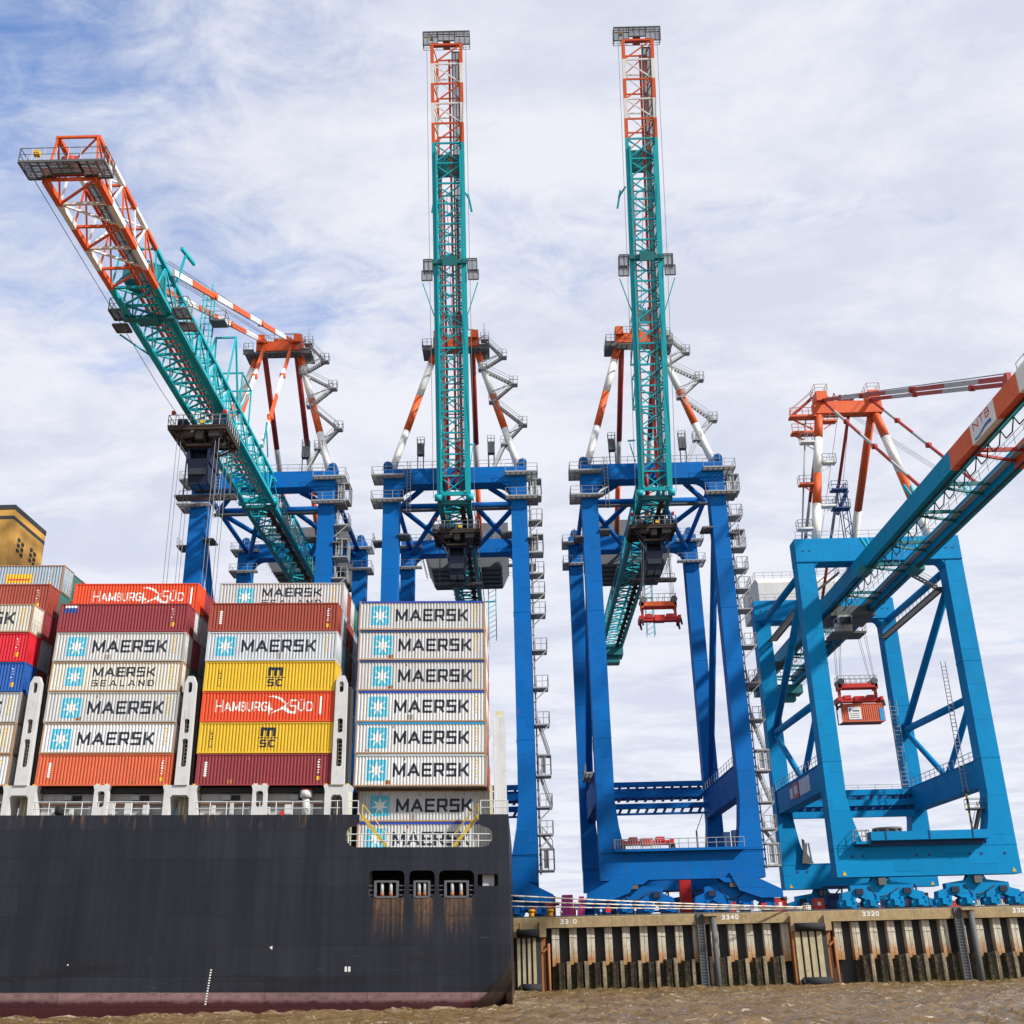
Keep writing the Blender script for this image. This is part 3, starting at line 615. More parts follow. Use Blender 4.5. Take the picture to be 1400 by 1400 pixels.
# funnel
FX = -54.9
fn = mk('funnel', ['funnel_tan', 'funnel_dark'], ship, [box(FX - 9, FX, 11.9, 20.1, 17, 49.6), box(FX - 9.04, FX + .04, 11.86, 20.14, 50.7, 51.25) + (1,), box(FX - 9.02, FX + .02, 11.88, 20.12, 49.55, 49.95) + (1,), box(FX - 9, FX, 11.9, 20.1, 49.95, 50.7)])
for gy in (13.6, 16.8):
    for cy in (0, 0.95):
        for q in range(3):
            zc = 47.6 - q * 0.62 - cy * .2; mk('louvre', 'funnel_dark', fn, [box(FX, FX + 0.05, gy + cy, gy + cy + .62, zc, zc + .42), beam((FX + .06, gy + cy, zc + .2), (FX + .06, gy + cy + .62, zc + .2), 0.04, 0.1)])

# ================================================================== CONTAINERS
CL, CW, CH = 12.19, 2.44, 2.9
NP = 40; PP = (CL - 0.3) / NP
def corr(x):
    u = ((x - 0.15) / PP) % 1.0
    if u < .3: return 0.025
    if u < .5: return 0.025 + (u - .3) / .2 * 0.075
    if u < .8: return 0.10
    return 0.10 - (u - .8) / .2 * 0.075
BP = [0.15 + PP * (k + u) for k in range(NP) for u in (0, .3, .5, .8)] + [CL - 0.15]
def side_mesh(n=1):
    v = []; m = len(BP)
    for z in (0.16, CH - 0.12): v += [(x, corr(x + 1e-6), z) for x in BP]
    f = [(k, k + 1, m + k + 1, m + k) for k in range(m - 1)]
    return mesh_of([(v, f, False)], 'side_panel')
def end_mesh(door):
    sh = [box(CL - 0.1, CL - 0.05, 0.12, CW - .12, 0.15, CH - .12)]
    if door:
        for y in (0.35, 0.85, 1.55, 2.05): sh.append(pipe((CL - 0.02, y, 0.12), (CL - 0.02, y, CH - .12), 0.03, 6))
        for y in (0.3, 1.0, 1.5): sh.append(box(CL - .05, CL - 0.02, y, y + .35, 1.0, 1.12))
        sh.append(box(CL - .05, CL - .03, 1.2, 1.24, 0.15, CH - .12))
        for z in (0.7, 1.45, 2.2): sh.append(box(CL - .05, CL - .035, 0.15, CW - .15, z, z + .08))
    else:
        for k in range(8): sh.append(box(CL - 0.05, CL - 0.02, 0.2 + k * .27, 0.33 + k * .27, 0.2, CH - .2))
    return mesh_of(sh, 'end_panel')
def frame_mesh():
    sh = []
    for x in (0, CL - .15):
        for y in (0, CW - .15): sh.append(box(x, x + .15, y, y + .15, 0.12, CH - .12))
    for y in (0, CW - .1): sh += [box(.15, CL - .15, y, y + .1, 0.02, .16), box(.15, CL - .15, y, y + .1, CH - .12, CH - .02)]
    for x in (0.0, CL - .12): sh += [box(x, x + .12, .15, CW - .15, 0.02, .16), box(x, x + .12, .15, CW - .15, CH - .13, CH - .02)]
    for x in (-.005, CL - .175):
        for y in (-.005, CW - .16):
            for z in (0, CH - .12): sh.append(box(x, x + .18, y, y + .165, z, z + .12))
    return mesh_of(sh, 'frame')
M_SIDE = side_mesh(); M_DOOR = end_mesh(True); M_END = end_mesh(False); M_FRAME = frame_mesh()
M_ROOF = mesh_of([box(.1, CL - .1, .08, CW - .08, CH - .09, CH - .03)], 'roof')
M_BLIND = mesh_of([box(0.03, 0.08, 0.12, CW - .12, 0.15, CH - .12)], 'end_panel')
M_BACK = mesh_of([box(.1, CL - .1, CW - .09, CW - .05, .1, CH - .1)], 'back_panel')
M_TOPR = mesh_of([box(.18, CL - .18, -.012, .11, CH - .17, CH - .005), box(.1, CL - .1, .05, .5, CH - .028, CH - .015)], 'top_rail')
for me in (M_SIDE, M_DOOR, M_END, M_FRAME, M_ROOF, M_BACK, M_TOPR, M_BLIND): me.materials.append(MATS['c_grey'])
def wrap(polys, mat, lift=0.004):
    """print laid on the corrugated side: cut at every fold and pressed into it"""
    V, T = cdt(polys); bm = bmesh.new(); vs = [bm.verts.new((p[0], 0, p[1])) for p in V]
    for t in T:
        try: bm.faces.new([vs[i] for i in t])
        except ValueError: pass
    lo = min(p[0] for p in V); hi = max(p[0] for p in V)
    for b in BP:
        if lo < b < hi: bmesh.ops.bisect_plane(bm, geom=bm.verts[:] + bm.edges[:] + bm.faces[:], dist=1e-5, plane_co=(b, 0, 0), plane_no=(1, 0, 0))
    for v in bm.verts: v.co.y = corr(v.co.x) - lift
    for f in bm.faces:
        f.normal_update()
        if f.normal.y > 0: f.normal_flip()
    me = bpy.data.meshes.new('print'); bm.to_mesh(me); bm.free(); me.materials.append(MATS[mat]); return me
def star(cx, cz, r, n=7):
    out = []
    for k in range(2 * n):
        a = math.pi / 2 + math.pi * k / n; rr = r if k % 2 == 0 else r * 0.36; out.append((cx + rr * math.cos(a), cz + rr * math.sin(a)))
    return out
def quad(x0, x1, z0, z1): return [(x0, z0), (x1, z0), (x1, z1), (x0, z1)]
def marks(x, n=6, z0=1.1, z1=2.5, w=0.12):
    r = random.Random(int(x * 100) + n); return [quad(x + r.uniform(-.05, .05), x + w + r.uniform(0, .15), z0 + (z1 - z0) * k / n, z0 + (z1 - z0) * (k + r.uniform(.3, .6)) / n) for k in range(n)]
DES = {}
DES['maersk'] = [('logo', wrap([quad(1.15, 2.95, 0.5, 2.4)], 'star_blue')), ('star', wrap([star(2.05, 1.43, .86)], 'white_ink', .008)), ('lettering', wrap(text_polys('MAERSK', 3.55, 10.55, 0.85, 2.1, .225, .17), 'ink'))]
DES['sealand'] = [('logo', wrap([quad(1.45, 3.05, 0.55, 2.35)], 'star_blue')), ('star', wrap([star(2.25, 1.43, .78)], 'white_ink', .008)), ('lettering', wrap(text_polys('MAERSK', 3.9, 9.75, 1.42, 2.38, .175, .17), 'ink')), ('lettering', wrap(text_polys('SEALAND', 3.9, 9.75, 0.5, 1.12, .11, .42), 'ink'))]
DES['msc'] = [('lettering', wrap(text_polys('m', 5.6, 7.0, 1.5, 2.38, .29), 'ink')), ('underline', wrap([quad(5.4, 7.15, 1.33, 1.42)], 'ink')), ('lettering', wrap(text_polys('SC', 5.6, 7.0, 0.5, 1.22, .15, .25), 'ink')), ('marking', wrap([quad(1.0, 1.06, .5, 2.2)] + marks(1.15, 7, .5, 2.2, .06), 'ink'))]
ham = text_polys('H', 1.55, 2.3, 0.9, 2.1, .14) + text_polys('AMBURG', 2.38, 6.35, 1.0, 1.9, .13, .14) + text_polys('S', 8.35, 9.05, .85, 2.1, .14) + text_polys('UD', 9.15, 10.55, 1.0, 1.9, .13, .2) + [quad(9.32, 9.45, 2.0, 2.14), quad(9.58, 9.71, 2.0, 2.14)]
ham += [[(6.3, 2.38), (6.9, 2.5), (7.6, 2.28), (8.1, 1.72), (7.9, 1.74), (7.4, 2.12), (6.9, 2.33)], [(6.5, 2.0), (6.42, 1.3), (6.55, .55), (6.62, 1.0), (6.9, 1.2), (6.66, 1.35)],
        [(6.9, 1.0), (7.4, 1.2), (7.75, 1.45), (8.3, 1.85), (8.05, 1.45), (8.5, 1.0), (9.1, .72), (8.3, .82), (7.75, 1.18), (7.3, 1.0), (6.75, .78)]]
DES['hamburg'] = [('lettering', wrap(ham, 'white_ink')), ('marking', wrap([quad(11.1, 11.3, 0.7, 2.4)], 'white_ink'))]
DES['vertical'] = [('marking', wrap([quad(.95, 1.28, .8 + k * .2, .93 + k * .2) for k in range(7)] + [quad(1.02, 1.12, .8, 2.1)], 'white_ink')), ('marking', wrap(marks(11.2, 6), 'white_ink')), ('sticker', wrap([quad(11.15, 11.45, .45, .8)], 'yellow'))]
DES['plain'] = [('marking', wrap(marks(11.0, 5), 'white_ink')), ('sticker', wrap([quad(11.0, 11.3, .5, .95)], 'yellow'))]
DES['cap_label'] = DES['plain'] + [('label_panel', wrap([quad(6.7, 9.4, 0.9, 1.9)], 'yellow')), ('lettering', wrap(marks(6.9, 1, 1.2, 1.6, 2.2), 'sign_red', .008))]
DES['blue_label'] = DES['plain'] + [('label_panel', wrap([quad(.75, 2.0, 1.9, 2.4)], 'navy_ink')), ('label_panel', wrap([quad(.8, 1.95, 2.42, 2.66)], 'white_ink'))]
CODE = wrap(marks(11.15, 6, 0.8, 2.55, .1), 'yellow')
DES[None] = []
paint('patch_dull', (0.36, 0.33, 0.29), 0.7, 0.3, 0.35, 0.5)
PATCH = [wrap([quad(1.0 + q * 1.9, 1.35 + q * 1.9 + .1 * (q % 3), .2, .45 + .12 * (q % 4))] + [quad(3.4 + q * 1.1, 3.6 + q * 1.1, 2.35, 2.6)], ('patch_dull', 'rust', 'patch_dull')[q % 3], .003) for q in range(5)]
def container(X, Y, base, tier, pitch, body, frame, des, label, group, door=True, topr=None, name='shipping_container'):
    z = base + tier * pitch - SH * X
    o = thing(name, label, 'container', (X + random.uniform(-.03, .03), Y + random.uniform(-.03, .03), z), group); o.rotation_euler.y = SH; o.scale.z = (pitch - 0.035) / CH
    inst('frame', M_FRAME, o, None, frame); inst('side_panel', M_SIDE, o, None, body); inst('end_panel', M_DOOR if door else M_END, o, None, body)
    inst('roof', M_ROOF, o, None, body); inst('back_panel', M_BACK, o, None, body); inst('end_panel', M_BLIND, o, None, body)
    if topr: inst('top_rail', M_TOPR, o, None, topr)
    dx, dz = PP * random.choice((-1, 0, 0, 1)), random.uniform(-.07, .07)
    for nm, me in DES[des]: inst(nm, me, o, (dx, 0, dz))
    if des in ('maersk', 'sealand', 'vertical', 'plain') and random.random() < .6: inst('repair_patch', random.choice(PATCH), o)
    if des in ('maersk', 'sealand'): inst('marking', CODE, o)
    return o
ORD = ['lowest', 'second', 'third', 'fourth', 'fifth', 'sixth', 'seventh', 'eighth']
BL = {0: 'stack at the left edge', 1: 'second stack from left', 2: 'third stack from left', 3: 'stern stack'}
GRP = {0: 'containers stacked at the left picture edge', 1: 'containers stacked second from the left', 2: 'containers stacked third from the left', 3: 'grey containers stacked at the stern'}
CN = {'c_grey': 'light grey', 'c_bright': 'bright white grey', 'c_beige': 'stained beige', 'c_silver': 'silver grey', 'c_bluegrey': 'blue grey', 'c_maroon': 'maroon', 'c_brown': 'red brown', 'c_orange': 'dull orange', 'c_hamburg': 'vivid orange red', 'c_red': 'crimson', 'c_blue': 'blue', 'c_yellow': 'yellow', 'c_green': 'dark green'}
DN = {'maersk': 'star-logo', 'sealand': 'two-line-lettered', 'msc': 'black-logo', 'hamburg': 'white-lettered', 'vertical': 'white-marked', 'plain': 'unlettered', 'cap_label': 'yellow-labelled', 'blue_label': 'blue-labelled', None: ''}
B0, P0 = 17.96, 2.84
front = {
 0: [('c_bright', 'maersk'), ('c_beige', 'maersk'), ('c_grey', 'maersk'), ('c_blue', 'plain'), ('c_red', 'plain'), ('c_beige', 'maersk')],
 1: [('c_orange', 'vertical'), ('c_bright', 'maersk'), ('c_grey', 'maersk'), ('c_beige', 'sealand'), ('c_grey', 'maersk'), ('c_maroon', 'blue_label')],
 2: [('c_maroon', 'vertical'), ('c_yellow', 'msc'), ('c_hamburg', 'hamburg'), ('c_yellow', 'msc'), ('c_silver', 'maersk'), ('c_brown', 'vertical')]}
second = {0: ('c_brown', 'plain'), 1: ('c_hamburg', 'hamburg'), 2: ('c_grey', 'sealand')}
BX = {0: -57.85, 1: -43.2, 2: -28.9}
def frm(body): return {'c_grey': 'f_grey', 'c_bright': 'f_rust', 'c_beige': 'f_rust', 'c_silver': 'c_silver'}.get(body, body)
for b in (0, 1, 2):
    for t, (body, des) in enumerate(front[b]):
        container(BX[b], SY + 0.15, B0, t, P0, body, frm(body), des, f'{CN[body]} {DN[des]} container, {ORD[t]} tier, outer row of {BL[b]}', GRP[b])
    body, des = second[b]
    container(BX[b] + .05, SY + 2.68, B0, 6, P0, body, frm(body), des, f'{CN[body]} {DN[des]} container, one tier above the outer row of {BL[b]}', GRP[b])
container(BX[0] + .1, SY + 5.2, B0, 7, P0, 'c_bluegrey', 'f_rust', 'cap_label', 'blue grey yellow-labelled container topmost in the stack at the left edge', GRP[0])
pal = ['c_grey', 'c_maroon', 'c_maroon', 'c_brown', 'c_bluegrey', 'c_green', 'c_brown', 'c_blue', 'c_green', 'c_bluegrey']  # mostly dark colours, picked to stand in for shade between the stacks
RW = ['', 'second', 'third', 'fourth', 'fifth', 'sixth']
for b in (0, 1, 2):
    for r in range(1, 5):
        for t in range(2, 8):
            if (t == 6 and r == 1) or (t == 7 and not (b == 0 and r >= 3)): continue
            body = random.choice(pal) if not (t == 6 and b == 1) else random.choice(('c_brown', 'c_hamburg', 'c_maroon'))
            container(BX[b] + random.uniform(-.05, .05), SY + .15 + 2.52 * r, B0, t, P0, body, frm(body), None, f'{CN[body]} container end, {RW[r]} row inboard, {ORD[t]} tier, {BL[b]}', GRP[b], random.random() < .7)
P3, B3 = 2.945, 18.17
tr = ['r_pale', 'r_sky', 'r_royal', 'r_navy', 'r_navy', 'r_royal']
for t in range(6):
    body = ('c_bright', 'c_bright', 'c_bright', 'c_grey', 'c_grey', 'c_grey')[t]
    rn = {'r_pale': 'pale', 'r_sky': 'sky blue', 'r_royal': 'royal blue', 'r_navy': 'navy'}[tr[t]]
    container(-15.05, SY + 2.5, B3, t, P3, body, 'f_rust', 'maersk', f'{CN[body]} star-logo container with {rn} top rail, {ORD[t]} tier of {BL[3]}', GRP[3], True, tr[t])
for t in (-1, -2):
    container(-14.85, SY + 4.0, B3 - .1, t, 2.85, 'c_grey', 'f_rust', 'maersk', ('grey star-logo container shaded directly under the stern stack' if t == -1 else 'grey star-logo container behind the stern railing and yellow stairs'), GRP[3], True, 'r_royal' if t == -2 else None)
for r in range(1, 4):
    for t in range(0, 6):
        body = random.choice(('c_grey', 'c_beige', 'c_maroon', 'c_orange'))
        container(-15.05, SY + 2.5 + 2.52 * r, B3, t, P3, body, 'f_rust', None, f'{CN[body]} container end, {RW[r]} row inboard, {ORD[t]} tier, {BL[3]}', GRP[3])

# ================================================================== CRANES
WY = 136.5           # waterside rail
def lattice(par, L, n, w, h, cols, sgn=-1, xbot=True, ch=0.46, br=0.17, stag=0):
    """box lattice along y: chords and braces, each member its own part. cols(i) -> material of bay i"""
    b = L / n; a = w / 2; u = a * .78
    i = 0
    while i < n:                                              # chords, split where the paint changes
        j = i
        while j + 1 < n and cols(j + 1) == cols(i): j += 1
        for x in (-a, a):
            mk('chord', cols(i), par, beam((x, sgn * b * i, 0), (x, sgn * b * (j + 1), 0), ch, ch * 1.15))
            mk('chord', cols(i), par, beam((x * .78, sgn * b * i, h), (x * .78, sgn * b * (j + 1), h), ch * .8, ch * .8))
        i = j + 1
    for i in range(n):
        c = cols(i); y0, y1 = sgn * b * i, sgn * b * (i + 1); m = (y0 + y1) / 2
        mk('brace', c, par, beam((-a, y1, 0), (a, y1, 0), br * 1.3, br * 1.3)); mk('brace', c, par, beam((-u, y1, h), (u, y1, h), br * 1.1))
        for x in (-a, a):
            mk('brace', c, par, beam((x, y1, 0), (x * .78, y1, h), br * .8)); mk('brace', c, par, beam((x, y0 if i % 2 else y1, 0), (x * .78, y1 if i % 2 else y0, h), br * .8))
        if xbot and c in ('teal', 'dark_teal'):
            mk('brace', c, par, beam((-a, y0, -.02), (a, y1, -.02), br)); mk('brace', c, par, beam((a, y0, .13), (-a, y1, .13), br))
        else: mk('brace', c, par, beam((-a if i % 2 else a, y0, 0), (a if i % 2 else -a, y1, 0), br))
        mk('brace', c, par, beam((-u if i % 2 else u, y0, h), (u if i % 2 else -u, y1, h), br * .75))
def grating(x0, x1, y0, y1, z, st=0.75):
    """see-through platform floor of bars"""
    s = [box(x0, x1, y0 - .06, y0 + .06, z - .2, z), box(x0, x1, y1 - .06, y1 + .06, z - .2, z), box(x0 - .06, x0 + .06, y0, y1, z - .2, z), box(x1 - .06, x1 + .06, y0, y1, z - .2, z)]
    n = max(1, round((x1 - x0) / st))
    for k in range(1, n): xx = x0 + (x1 - x0) * k / n; s.append(box(xx - .05, xx + .05, y0, y1, z - .16, z - .01))
    n = max(1, round((y1 - y0) / 0.16))
    for k in range(1, n): yy = y0 + (y1 - y0) * k / n; s.append(box(x0, x1, yy - .035, yy + .035, z - .06, z - .005))
    return s
def loop_rail(x0, x1, y0, y1, z, h=1.1, r=.035, step=1.5): return rail([(x0, y0, z), (x1, y0, z), (x1, y1, z), (x0, y1, z), (x0, y0, z)], h, r, step)
def striped(name, par, p, q, r, bands, n=14, mats=('orange', 'stripe_white')):
    """one pipe painted in bands: list of end fractions, colours alternate"""
    p, q = Vector(p), Vector(q); sh = []; f0 = 0
    for k, (f1, c) in enumerate(bands): sh.append(pipe(p.lerp(q, f0), p.lerp(q, f1), r, n) + (c,)); f0 = f1
    return mk(name, list(mats), par, sh)
def bogies(par, y, mat, xs, w, hh=3.9, nw=4):
    """equaliser beams and wheel trucks under one end of a sill beam"""
    for xc in xs:
        a = w / 2
        e = mk('equalizer_beam', mat, par, [prism([(xc - .9, hh + .05), (xc + .9, hh + .05), (xc + 1.2, hh - .5), (xc + a * .66, hh - .85), (xc + a * .66, hh - 1.8), (xc + 1.3, hh - 1.9), (xc + .5, hh - 2.5), (xc - .5, hh - 2.5), (xc - 1.3, hh - 1.9), (xc - a * .66, hh - 1.8), (xc - a * .66, hh - .85), (xc - 1.2, hh - .5)], y - .55, y + .55), pipe((xc, y - .8, hh - .35), (xc, y + .8, hh - .35), .32, 10)])
        mk('storm_brake', 'galv_dark', e, [box(xc - .45, xc + .45, y - 1.15, y - .56, hh - .9, hh - .1), pipe((xc - .7, y - .9, hh - .6), (xc + .7, y - .9, hh - .3), .09, 6)])
        mk('hose', 'black_rubber', e, path([(xc - 1.6, y - .62, hh - 1.0), (xc - .8, y - .8, hh - 2.3), (xc + .6, y - .8, hh - 2.0), (xc + 2.0, y - .62, hh - 1.2)], .07, 5))
        for s in (-1, 1):
            c = xc + s * a * .5
            mk('pin_cover', 'navy_steel', e, [box(c - .45, c + .45, y - 1.05, y - .76, hh - 1.9, hh - 1.25)])
            mk('drive_motor', 'stay_red' if s > 0 else 'navy_steel', e, [pipe((c + .3, y + .2, .8), (c + 1.2, y + .2, .8), .3, 10)])
            mk('sub_equalizer', mat, e, [prism([(c - .5, hh - 1.35), (c + .5, hh - 1.35), (c + 2.0, 1.95), (c + 2.1, 1.2), (c + .7, 1.2), (c, 1.6), (c - .7, 1.2), (c - 2.1, 1.2), (c - 2.0, 1.95)], y - .75, y + .75), pipe((c, y - .95, hh - 1.55), (c, y + .95, hh - 1.55), .25, 10)])
            for t in (-1, 1):
                d = c + t * a * .25
                mk('wheel_truck', mat, e, [prism([(d - .95, .36), (d + .95, .36), (d + 1.0, .95), (d + .6, 1.45), (d - .6, 1.45), (d - 1.0, .95)], y - .6, y + .6), box(d - .35, d + .35, y - 1.15, y - .6, .5, 1.2), box(d + .5, d + .85, y - .95, y - .6, .9, 1.5)])
                mk('wheel', 'galv_dark', e, [pipe((d - .33, y - .2, .34), (d - .33, y + .2, .34), .33, 12), pipe((d + .33, y - .2, .34), (d + .33, y + .2, .34), .33, 12)])
def leg_shape(x, y, z0, z1, wx, wy, flare, inner, w2=None):
    """box leg, flared on the inner side at the foot"""
    a = wx / 2; b = (w2 or wx) / 2; s = inner
    poly = [(x - s * a, z0), (x + s * (a + flare), z0), (x + s * (a + flare * .35), z0 + 3.0), (x + s * a, z0 + 6.0), (x + s * b, z1), (x - s * a, z1)]
    sh = prism(poly, y - wy / 2, y + wy / 2)
    bands = [box(x - a - .04, x + a + .04, y - wy / 2 - .03, y + wy / 2 + .03, z, z + .1) for z in (z0 + (z1 - z0) * .28, z0 + (z1 - z0) * .62)]
    return [sh] + bands
def corner(x, z, s, y0, y1, c, k=5):
    """rounded gusset under a beam"""
    p = [(x, z), (x, z - c)] + [(x + s * (c - c * math.cos(R(90 * i / k))) , z - c + c * math.sin(R(90 * i / k))) for i in range(1, k)] + [(x + s * c, z)]
    return prism(p, y0, y1)

def underframe(cr, y):
    """dark truss frame low between the landside bogies"""
    u = mk('underframe', 'navy_steel', cr, [beam((-6.5, y, 1.2), (6.5, y, 1.2), .25), beam((-6.5, y, 2.6), (6.5, y, 2.6), .18), beam((-6.5, y, 3.8), (6.5, y, 3.8), .25)] + [beam((-6.5 + 2.6 * k, y, 1.2), (-6.5 + 2.6 * k, y, 3.8), .2) for k in range(6)] + [beam((-6.5 + 2.6 * k, y, 1.2), (-3.9 + 2.6 * k, y, 3.8), .16) for k in range(5)])
    mk('cabinet', 'dark_blue', u, [box(-5.8, -3.2, y + .3, y + 1.3, 0.02, 3.0), box(2.8, 5.6, y + .3, y + 1.3, 0.02, 2.6)])
def lattice_crane(name):
    cr = thing(name, 'x', 'crane', (0, WY, QZ), 'blue gantry cranes on the quay')
    HX = 9.85; LX = 8.75; G_ = 28.0; ZB, ZT = 56.2, 58.6
    B = 'crane_blue'
    for y in (0, G_):
        HX, LX = (9.85, 8.75) if y == 0 else (10.35, 9.3)
        mk('sill_beam', B, cr, [box(-HX, HX, y - 1.05, y + 1.05, 4.0, 7.2), box(-HX - .03, HX + .03, y - 1.09, y + 1.09, 7.0, 7.1)])
        for s in (-1, 1): mk('leg', B, cr, leg_shape(s * LX, y, 7.2, ZB, 2.2, 2.3, .9, -s))
        mk('cross_beam', B, cr, [box(-HX, HX, y - 1.15, y + 1.15, ZB, ZT), corner(-LX + 1.1, ZB, 1, y - 1.1, y + 1.1, 1.9), corner(LX - 1.1, ZB, -1, y - 1.1, y + 1.1, 1.9), box(-HX - .03, HX + .03, y - 1.2, y + 1.2, ZB + .02, ZB + .12)])
        bogies(cr, y, B, (-5.9, 5.9), 10.4)
        for s in (-1, 1):
            mk('saddle', B, cr, [prism([(s * 5.9 - 1.7, 4.0), (s * 5.9 + 1.7, 4.0), (s * 5.9 + 1.0, 3.5), (s * 5.9 - 1.0, 3.5)], y - 1.2, y + 1.2), prism([(s * 5.5, 4.6), (s * 7.5, 4.6), (s * 11.6, 2.6), (s * 11.6, 1.7), (s * 9.0, 1.7), (s * 6.5, 2.6)], y - 1.35, y - .8)])
            mk('buffer', 'rusty_dark', cr, pipe((s * 11.6, y, 1.6), (s * 12.3, y, 1.6), .22, 10))
    HX, LX = 9.85, 8.75
    mk('rail_sweep', 'spreader_red', cr, [box(-9.5, -8.9, -1.4, -.9, .5, 1.1), box(8.9, 9.5, -1.4, -.9, .5, 1.1), box(-3.4, -2.2, 1.0, 1.4, 1.2, 1.5), box(2.6, 3.8, 1.0, 1.4, 1.4, 1.7)])
    # portal level: side beams, twin landside cross beams with bar decks
    for s in (-1, 1):
        mk('portal_beam', B, cr, [box(s * LX - .75, s * LX + .75, 1.15, G_ - 1.15, 13.9, 17.6), box(s * LX - .85, s * LX + .85, 1.15, G_ - 1.15, 17.6, 17.7)])
        mk('knee_brace', B, cr, beam((s * LX, 1.1, 8.6), (s * LX, 6.0, 13.9), .55, .55))
        mk('diagonal', B, cr, pipe((s * 9.0, G_ - 1.2, 17.9), (s * LX, 1.0, 53.6), .5, 14))
        mk('tie', B, cr, pipe((s * 8.95, 1.1, 57.3), (s * 8.95, G_ - 1.1, 57.3), .36, 10))
        mk('portal_rail', 'galv', cr, rail([(s * LX - s * .8, 1.2, 17.7), (s * LX - s * .8, G_ - 1.2, 17.7)], 1.1, .04, 2.0))
    slat = mesh_of([prism([(0, 0), (.42, 0), (.75, .62), (.33, .62)], -.25, .25)], 'slat'); slat.materials.append(MATS['dark_blue'])
    for y, z0, z1 in ((G_ - 1.6, 18.55, 19.25), (G_ - 1.6, 17.0, 17.95), (G_ - 1.6, 15.4, 16.15), (G_ - 1.6, 14.55, 14.8)):
        mk('portal_cross_beam', B, cr, box(-LX + .75, LX - .75, y - .35, y + .35, z0, z1))
        if z0 > 15:
            for k in range(12): inst('slat', slat, cr, (-LX + 1.2 + k * 1.3, y, z0 - .61))
    mk('portal_cross_beam', B, cr, box(-LX + .75, LX - .75, G_ + .2, G_ + .9, 16.9, 18.6))
    # cable reel on the left portal beam
    cre = mk('cable_reel', 'galv_dark', cr, [pipe((-LX - .3, 9.0, 21.6), (-LX + .3, 9.0, 21.6), 2.5, 26), pipe((-LX - .55, 9, 21.6), (-LX + .55, 9, 21.6), .8, 16)])
    mk('reel_platform', 'galv', cr, grating(-LX - 1.9, -LX - .75, 5, 13, 17.7) + rail([(-LX - 1.9, 5, 17.7), (-LX - 1.9, 13, 17.7)]))
    # plan bracing between the two frames
    mk('plan_tie', B, cr, pipe((-LX, 7.5, 56.4), (LX, 7.5, 56.4), .5, 12)); mk('plan_walkway', 'galv_dark', cr, box(-LX, LX, 6.2, 7.0, 55.4, 55.6))
    for s in (-1, 1):
        for (xa, ya, xb, yb) in ((s * 8.4, 7.5, s * 1.2, 27), (s * 2.6, 8, s * 8.6, 27), (s * 8.4, 7.3, s * 4.8, 1.0)): mk('plan_brace', B, cr, pipe((xa, ya, 56.3 + .05 * ya / 7), (xb, yb, 56.3), .38, 10))
    # platforms and rails round the beam ends
    for y in (0, G_):
        mk('beam_rail', 'galv', cr, rail([(-HX + .3, y - 1.0, ZT), (HX - .3, y - 1.0, ZT)], 1.1, .04, 1.6))
        for s in (-1, 1):
            for z in (ZT - 1.2, ZB - 2.4):
                mk('end_platform', 'galv', cr, grating(min(s * (HX + 1.5), s * (HX - 2.9)), max(s * (HX + 1.5), s * (HX - 2.9)), y - 2.3, y - 1.25, z) + rail([(s * (HX + 1.5), y - 2.3, z), (s * (HX - 2.9), y - 2.3, z)]) + rail([(s * (HX + 1.5), y - 2.3, z), (s * (HX + 1.5), y + 1.2, z)]) + grating(min(s * HX, s * (HX + 1.5)), max(s * HX, s * (HX + 1.5)), y - 1.2, y + 1.2, z))
            mk('bearing', B, cr, [pipe((s * (HX - .5), y - .9, ZT + .7), (s * (HX - .5), y + .9, ZT + .7), .62, 14), box(s * (HX - .5) - .6, s * (HX - .5) + .6, y - .9, y + .9, ZT, ZT + .7)])
    for s in (-1, 1): mk('leg_platform', 'galv_dark', cr, grating(min(s * HX, s * (HX + 1.2)), max(s * HX, s * (HX + 1.2)), -1.4, 1, 48.0) + rail([(s * (HX + 1.2), -1.4, 48), (s * (HX + 1.2), 1, 48)]) + grating(min(s * (HX - 2.2), s * (HX - 3.6)), max(s * (HX - 2.2), s * (HX - 3.6)), -1.4, 1, 48.9))
    mk('beam_ladder', 'galv', cr, [wire((-6.6, -1.25, 52), (-6.6, -1.25, 59.7), .05), wire((-6.1, -1.25, 52), (-6.1, -1.25, 59.7), .05)] + [wire((-6.6, -1.25, 52 + .5 * q), (-6.1, -1.25, 52 + .5 * q), .04) for q in range(15)])
    # access tower outside the right waterside leg: stairs, landings and cages
    tw = mk('access_tower', 'galv', cr, [pipe((HX + .35, -.3, 5), (HX + .35, -.3, 57), .09, 6), pipe((HX + .35, 1.0, 5), (HX + .35, 1.0, 57), .09, 6)] + [wire((HX, -.3, 6 + 2.2 * q), (HX + .35, -.3, 6 + 2.2 * q), .05) for q in range(23)] + [box(HX + .2, HX + .5, -.2, .1, 6 + 1.1 * q, 6.25 + 1.1 * q) for q in range(46)])
